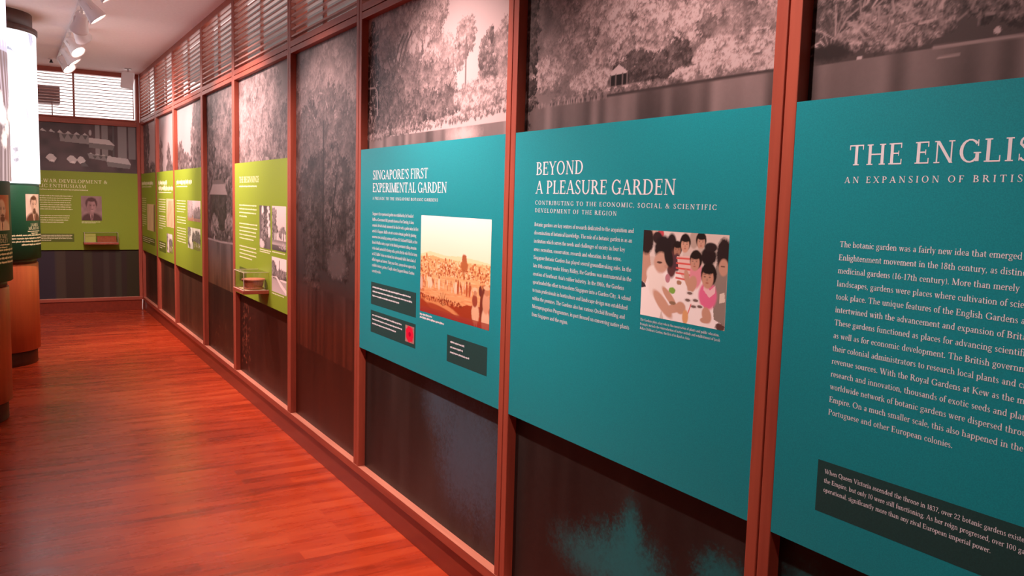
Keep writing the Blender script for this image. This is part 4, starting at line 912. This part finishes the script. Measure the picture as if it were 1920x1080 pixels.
column((-.142, 8.28), 'glowing white column with a leaf drawing, in front of the end wall', ink_b, ((.78, .62, .5), (.72, .50, .38), (.09, .03, .02)), ('JAMES', 'MURTON', .11, .165), dict(beard=True, hair=1.0, look=.5, coat=(.12, .04, .03)), 500)
column((-.365, 6.27), 'nearer display column at the left photo edge with an old man portrait', ink_a, ((.55, .16, .07), (.85, .62, .46), (.2, .08, .05)), ('HENRY', 'RIDLEY', .115, .125), dict(bald=True, beard=True, look=.6, coat=(.8, .62, .45)), 520)

# ================================================================ display cases and what lies in them
M_['acrylic'] = bpy.data.materials.new('clear_acrylic'); M_['acrylic'].use_nodes = True
N, L = M_['acrylic'].node_tree.nodes, M_['acrylic'].node_tree.links; N.clear()
o_ = N.new('ShaderNodeOutputMaterial'); mx = N.new('ShaderNodeMixShader'); tr = N.new('ShaderNodeBsdfTransparent'); gl = N.new('ShaderNodeBsdfGlossy'); fr = N.new('ShaderNodeLayerWeight'); pw = N.new('ShaderNodeMath'); ad = N.new('ShaderNodeMath')
tr.inputs[0].default_value = (.95, .95, .94, 1); gl.inputs['Roughness'].default_value = .06; fr.inputs[0].default_value = .5
pw.operation = 'POWER'; pw.inputs[1].default_value = 5.; ad.operation = 'MULTIPLY_ADD'; ad.inputs[1].default_value = .6; ad.inputs[2].default_value = .035
L.new(fr.outputs['Facing'], pw.inputs[0]); L.new(pw.outputs[0], ad.inputs[0]); L.new(ad.outputs[0], mx.inputs[0]); L.new(tr.outputs[0], mx.inputs[1]); L.new(gl.outputs[0], mx.inputs[2]); L.new(mx.outputs[0], o_.inputs[0])
M_['edge'] = mat('acrylic_edge', (.72, .6, .54), .3)
M_['paper'] = mat('cream_paper', (.74, .62, .34), .7)
M_['terra'] = wood('reddish_rattan', (.42, .12, .06), (.62, .22, .12), 'Z', 60., .5, 3.)
M_['bookcover'] = speckle('orange_brown_cover', (.42, .12, .05), .12, 60., .55)
M_['card'] = mat('lime_card', (.62, .72, .16), .6)
def case(label, x0, x1, y0, y1, z, zt, open_side, loc):
    t = thing('display_case', label, 'display case', loc)
    obj('shelf', boxes((x0, x1, y0, y1, z-.023, z)), M_['rail'], t, bevel=.002)
    e = .003; X0, X1, Y0_, Y1_ = x0+.006, x1, y0+.006, y1-.006
    ps = [(X0, X1, Y0_, Y1_, zt-e, zt)]
    if open_side == 'x': ps += [(X0, X0+e, Y0_, Y1_, z, zt-e), (X0+e, X1, Y0_, Y0_+e, z, zt-e), (X0+e, X1, Y1_-e, Y1_, z, zt-e)]
    else: X1 -= .006; ps = [(X0, X1, Y0_, y1, zt-e, zt), (X0, X1, Y0_, Y0_+e, z, zt-e), (X0, X0+e, Y0_+e, y1, z, zt-e), (X1-e, X1, Y0_+e, y1, z, zt-e)]; Y1_ = y1
    obj('clear_cover', boxes(*ps), M_['acrylic'], t)
    w = .0035
    es = [(X0-w/2, X0+w/2, Y0_, Y1_, zt, zt+w/2), (X0, X1, Y0_-w/2, Y0_+w/2, zt, zt+w/2), (X0-w/2, X0+w/2, Y0_-w/2, Y0_+w/2, z, zt), (X0-w/2, X0+w/2, Y0_, Y1_, z, z+w/2), (X0, X1, Y0_-w/2, Y0_+w/2, z, z+w/2)]
    es += [(X0, X1, Y1_-w/2, Y1_+w/2, zt, zt+w/2), (X0-w/2, X0+w/2, Y1_-w/2, Y1_+w/2, z, zt)] if open_side == 'x' else [(X1-w/2, X1+w/2, Y0_, Y1_, zt, zt+w/2), (X1-w/2, X1+w/2, Y0_-w/2, Y0_+w/2, z, zt)]
    obj('cover_edges', boxes(*es), M_['edge'], t)
    return t
case('clear display case on a wooden shelf at THE BEGINNINGS panel', 1.285, 1.4508, 5.418, 5.700, .877, .994, 'x', (1.45, 5.56, .866))
c = (1.372, 5.505)
t = thing('round_box', 'reddish round box with a wide flat rim inside the clear case', 'box', (c[0], c[1], .8795))
obj('body', lathe(bmesh.new(), [(.055, .8795), (.063, .882), (.064, .890), (.056, .894), (.060, .900), (.066, .928), (.067, .936)], (c[0], c[1], 0), 40), M_['terra'], t, smooth=True)
obj('lid', lathe(bmesh.new(), [(.067, .936), (.075, .938), (.076, .945), (.072, .948), (.04, .951), (.006, .952)], (c[0], c[1], 0), 40), M_['terra'], t, smooth=True)
pp = obj('paper_sheet', boxes((1.305, 1.435, 5.435, 5.64, .8772, .8793)), M_['paper'])
tag(pp, 'cream paper sheet lying under the reddish round box', 'paper')
case('low display case on a wooden shelf at the end wall panel', .785, 1.165, D-.165, D+.001, .868, .99, 'y', (.97, D, .857))
cd = obj('label_card', boxes((.803, .921, D-.0545, D-.050, .8685, .972)), M_['card'])
cd.data.transform(Matrix.Translation((0, 0, 0)))
tag(cd, 'upright lime green card at the left end of the end wall case', 'card')
t = thing('book', 'orange brown book leaning in the end wall case', 'book', (1.04, D-.07, .8685))
bm = bmesh.new()
v = [bm.verts.new(q) for q in ((.935, D-.105, .8685), (1.150, D-.105, .8685), (1.150, D-.045, .945), (.935, D-.045, .945), (.935, D-.085, .8685), (1.150, D-.085, .8685), (1.150, D-.028, .938), (.935, D-.028, .938))]
for f in ((0, 1, 2, 3), (7, 6, 5, 4), (0, 4, 5, 1), (1, 5, 6, 2), (2, 6, 7, 3), (3, 7, 4, 0)): bm.faces.new([v[i] for i in f])
obj('cover', bm, M_['bookcover'], t, bevel=.003)
obj('pages', boxes((.945, 1.1505, D-.080, D-.045, .8685, .886)), M_['paper'], t)

# ================================================================ small fittings
t = thing('speaker', 'small pale box on a metal bracket under the ceiling in the far corner', 'speaker', (1.272, 10.9, HC))
obj('bracket', boxes((1.235, 1.31, 10.90, 10.94, HC-.012, HC), (1.262, 1.282, 10.91, 10.93, HC-.05, HC-.012)), M_['steel'], t, bevel=.003)
bm = boxes((-.068, .068, -.055, .055, -.185, 0)); bm.transform(Matrix.Translation((1.272, 10.90, HC-.05)) @ Matrix.Rotation(.1, 4, 'Y') @ Matrix.Rotation(-.15, 4, 'Z'))
obj('housing', bm, M_['white'], t, bevel=.006)
for k, (x, y, lb) in enumerate(((.47, 10.72, 'small dark ceiling fitting left of the spotlights'), (.60, 10.45, 'small pale ceiling fitting hidden among the lowest spotlights'))):
    t = thing('sprinkler_head', lb, 'sprinkler', (x, y, HC))
    obj('plate', lathe(bmesh.new(), [(.03, HC), (.032, HC-.004), (.026, HC-.012)], (x, y, 0), 20), M_['white'], t, smooth=True)
    obj('nozzle', lathe(bmesh.new(), [(.009, HC-.012), (.012, HC-.03), (.02, HC-.04), (.018, HC-.045)], (x, y, 0), 16), M_['black'] if k == 0 else M_['steel'], t, smooth=True)
cb = bmesh.new(); tube(cb, [(1.442, D-.012, .002), (1.441, D-.010, .04), (1.444, D-.006, .09), (1.447, D-.004, .135)], .006, 10)
tag(obj('cable', cb, mat('white_cable', (.9, .88, .85), .35), smooth=True), 'short white cable standing in the far floor corner', 'cable')
# air conditioner outside the end wall window
t = thing('outdoor_unit', 'dark boxy unit outside the end window, seen through the louvres', 'air conditioner', (.44, D+.45, 2.545))
M_['unit'] = mat('grey_casing', (.26, .19, .19), .6)
obj('casing', boxes((.12, .597, D+.30, D+.60, 2.545, 2.752)), M_['unit'], t, bevel=.01)
obj('vents', boxes(*[(.15, .57, D+.292, D+.30, 2.57+.03*k, 2.582+.03*k) for k in range(6)]), M_['unit'], t)
obj('bracket', boxes(*[(x, x+.012, D+.250, D+.40, 2.533, 2.545) for x in (.2, .5)], *[(x, x+.012, D+.250, D+.262, 2.20, 2.533) for x in (.2, .5)]), M_['unit'], t)
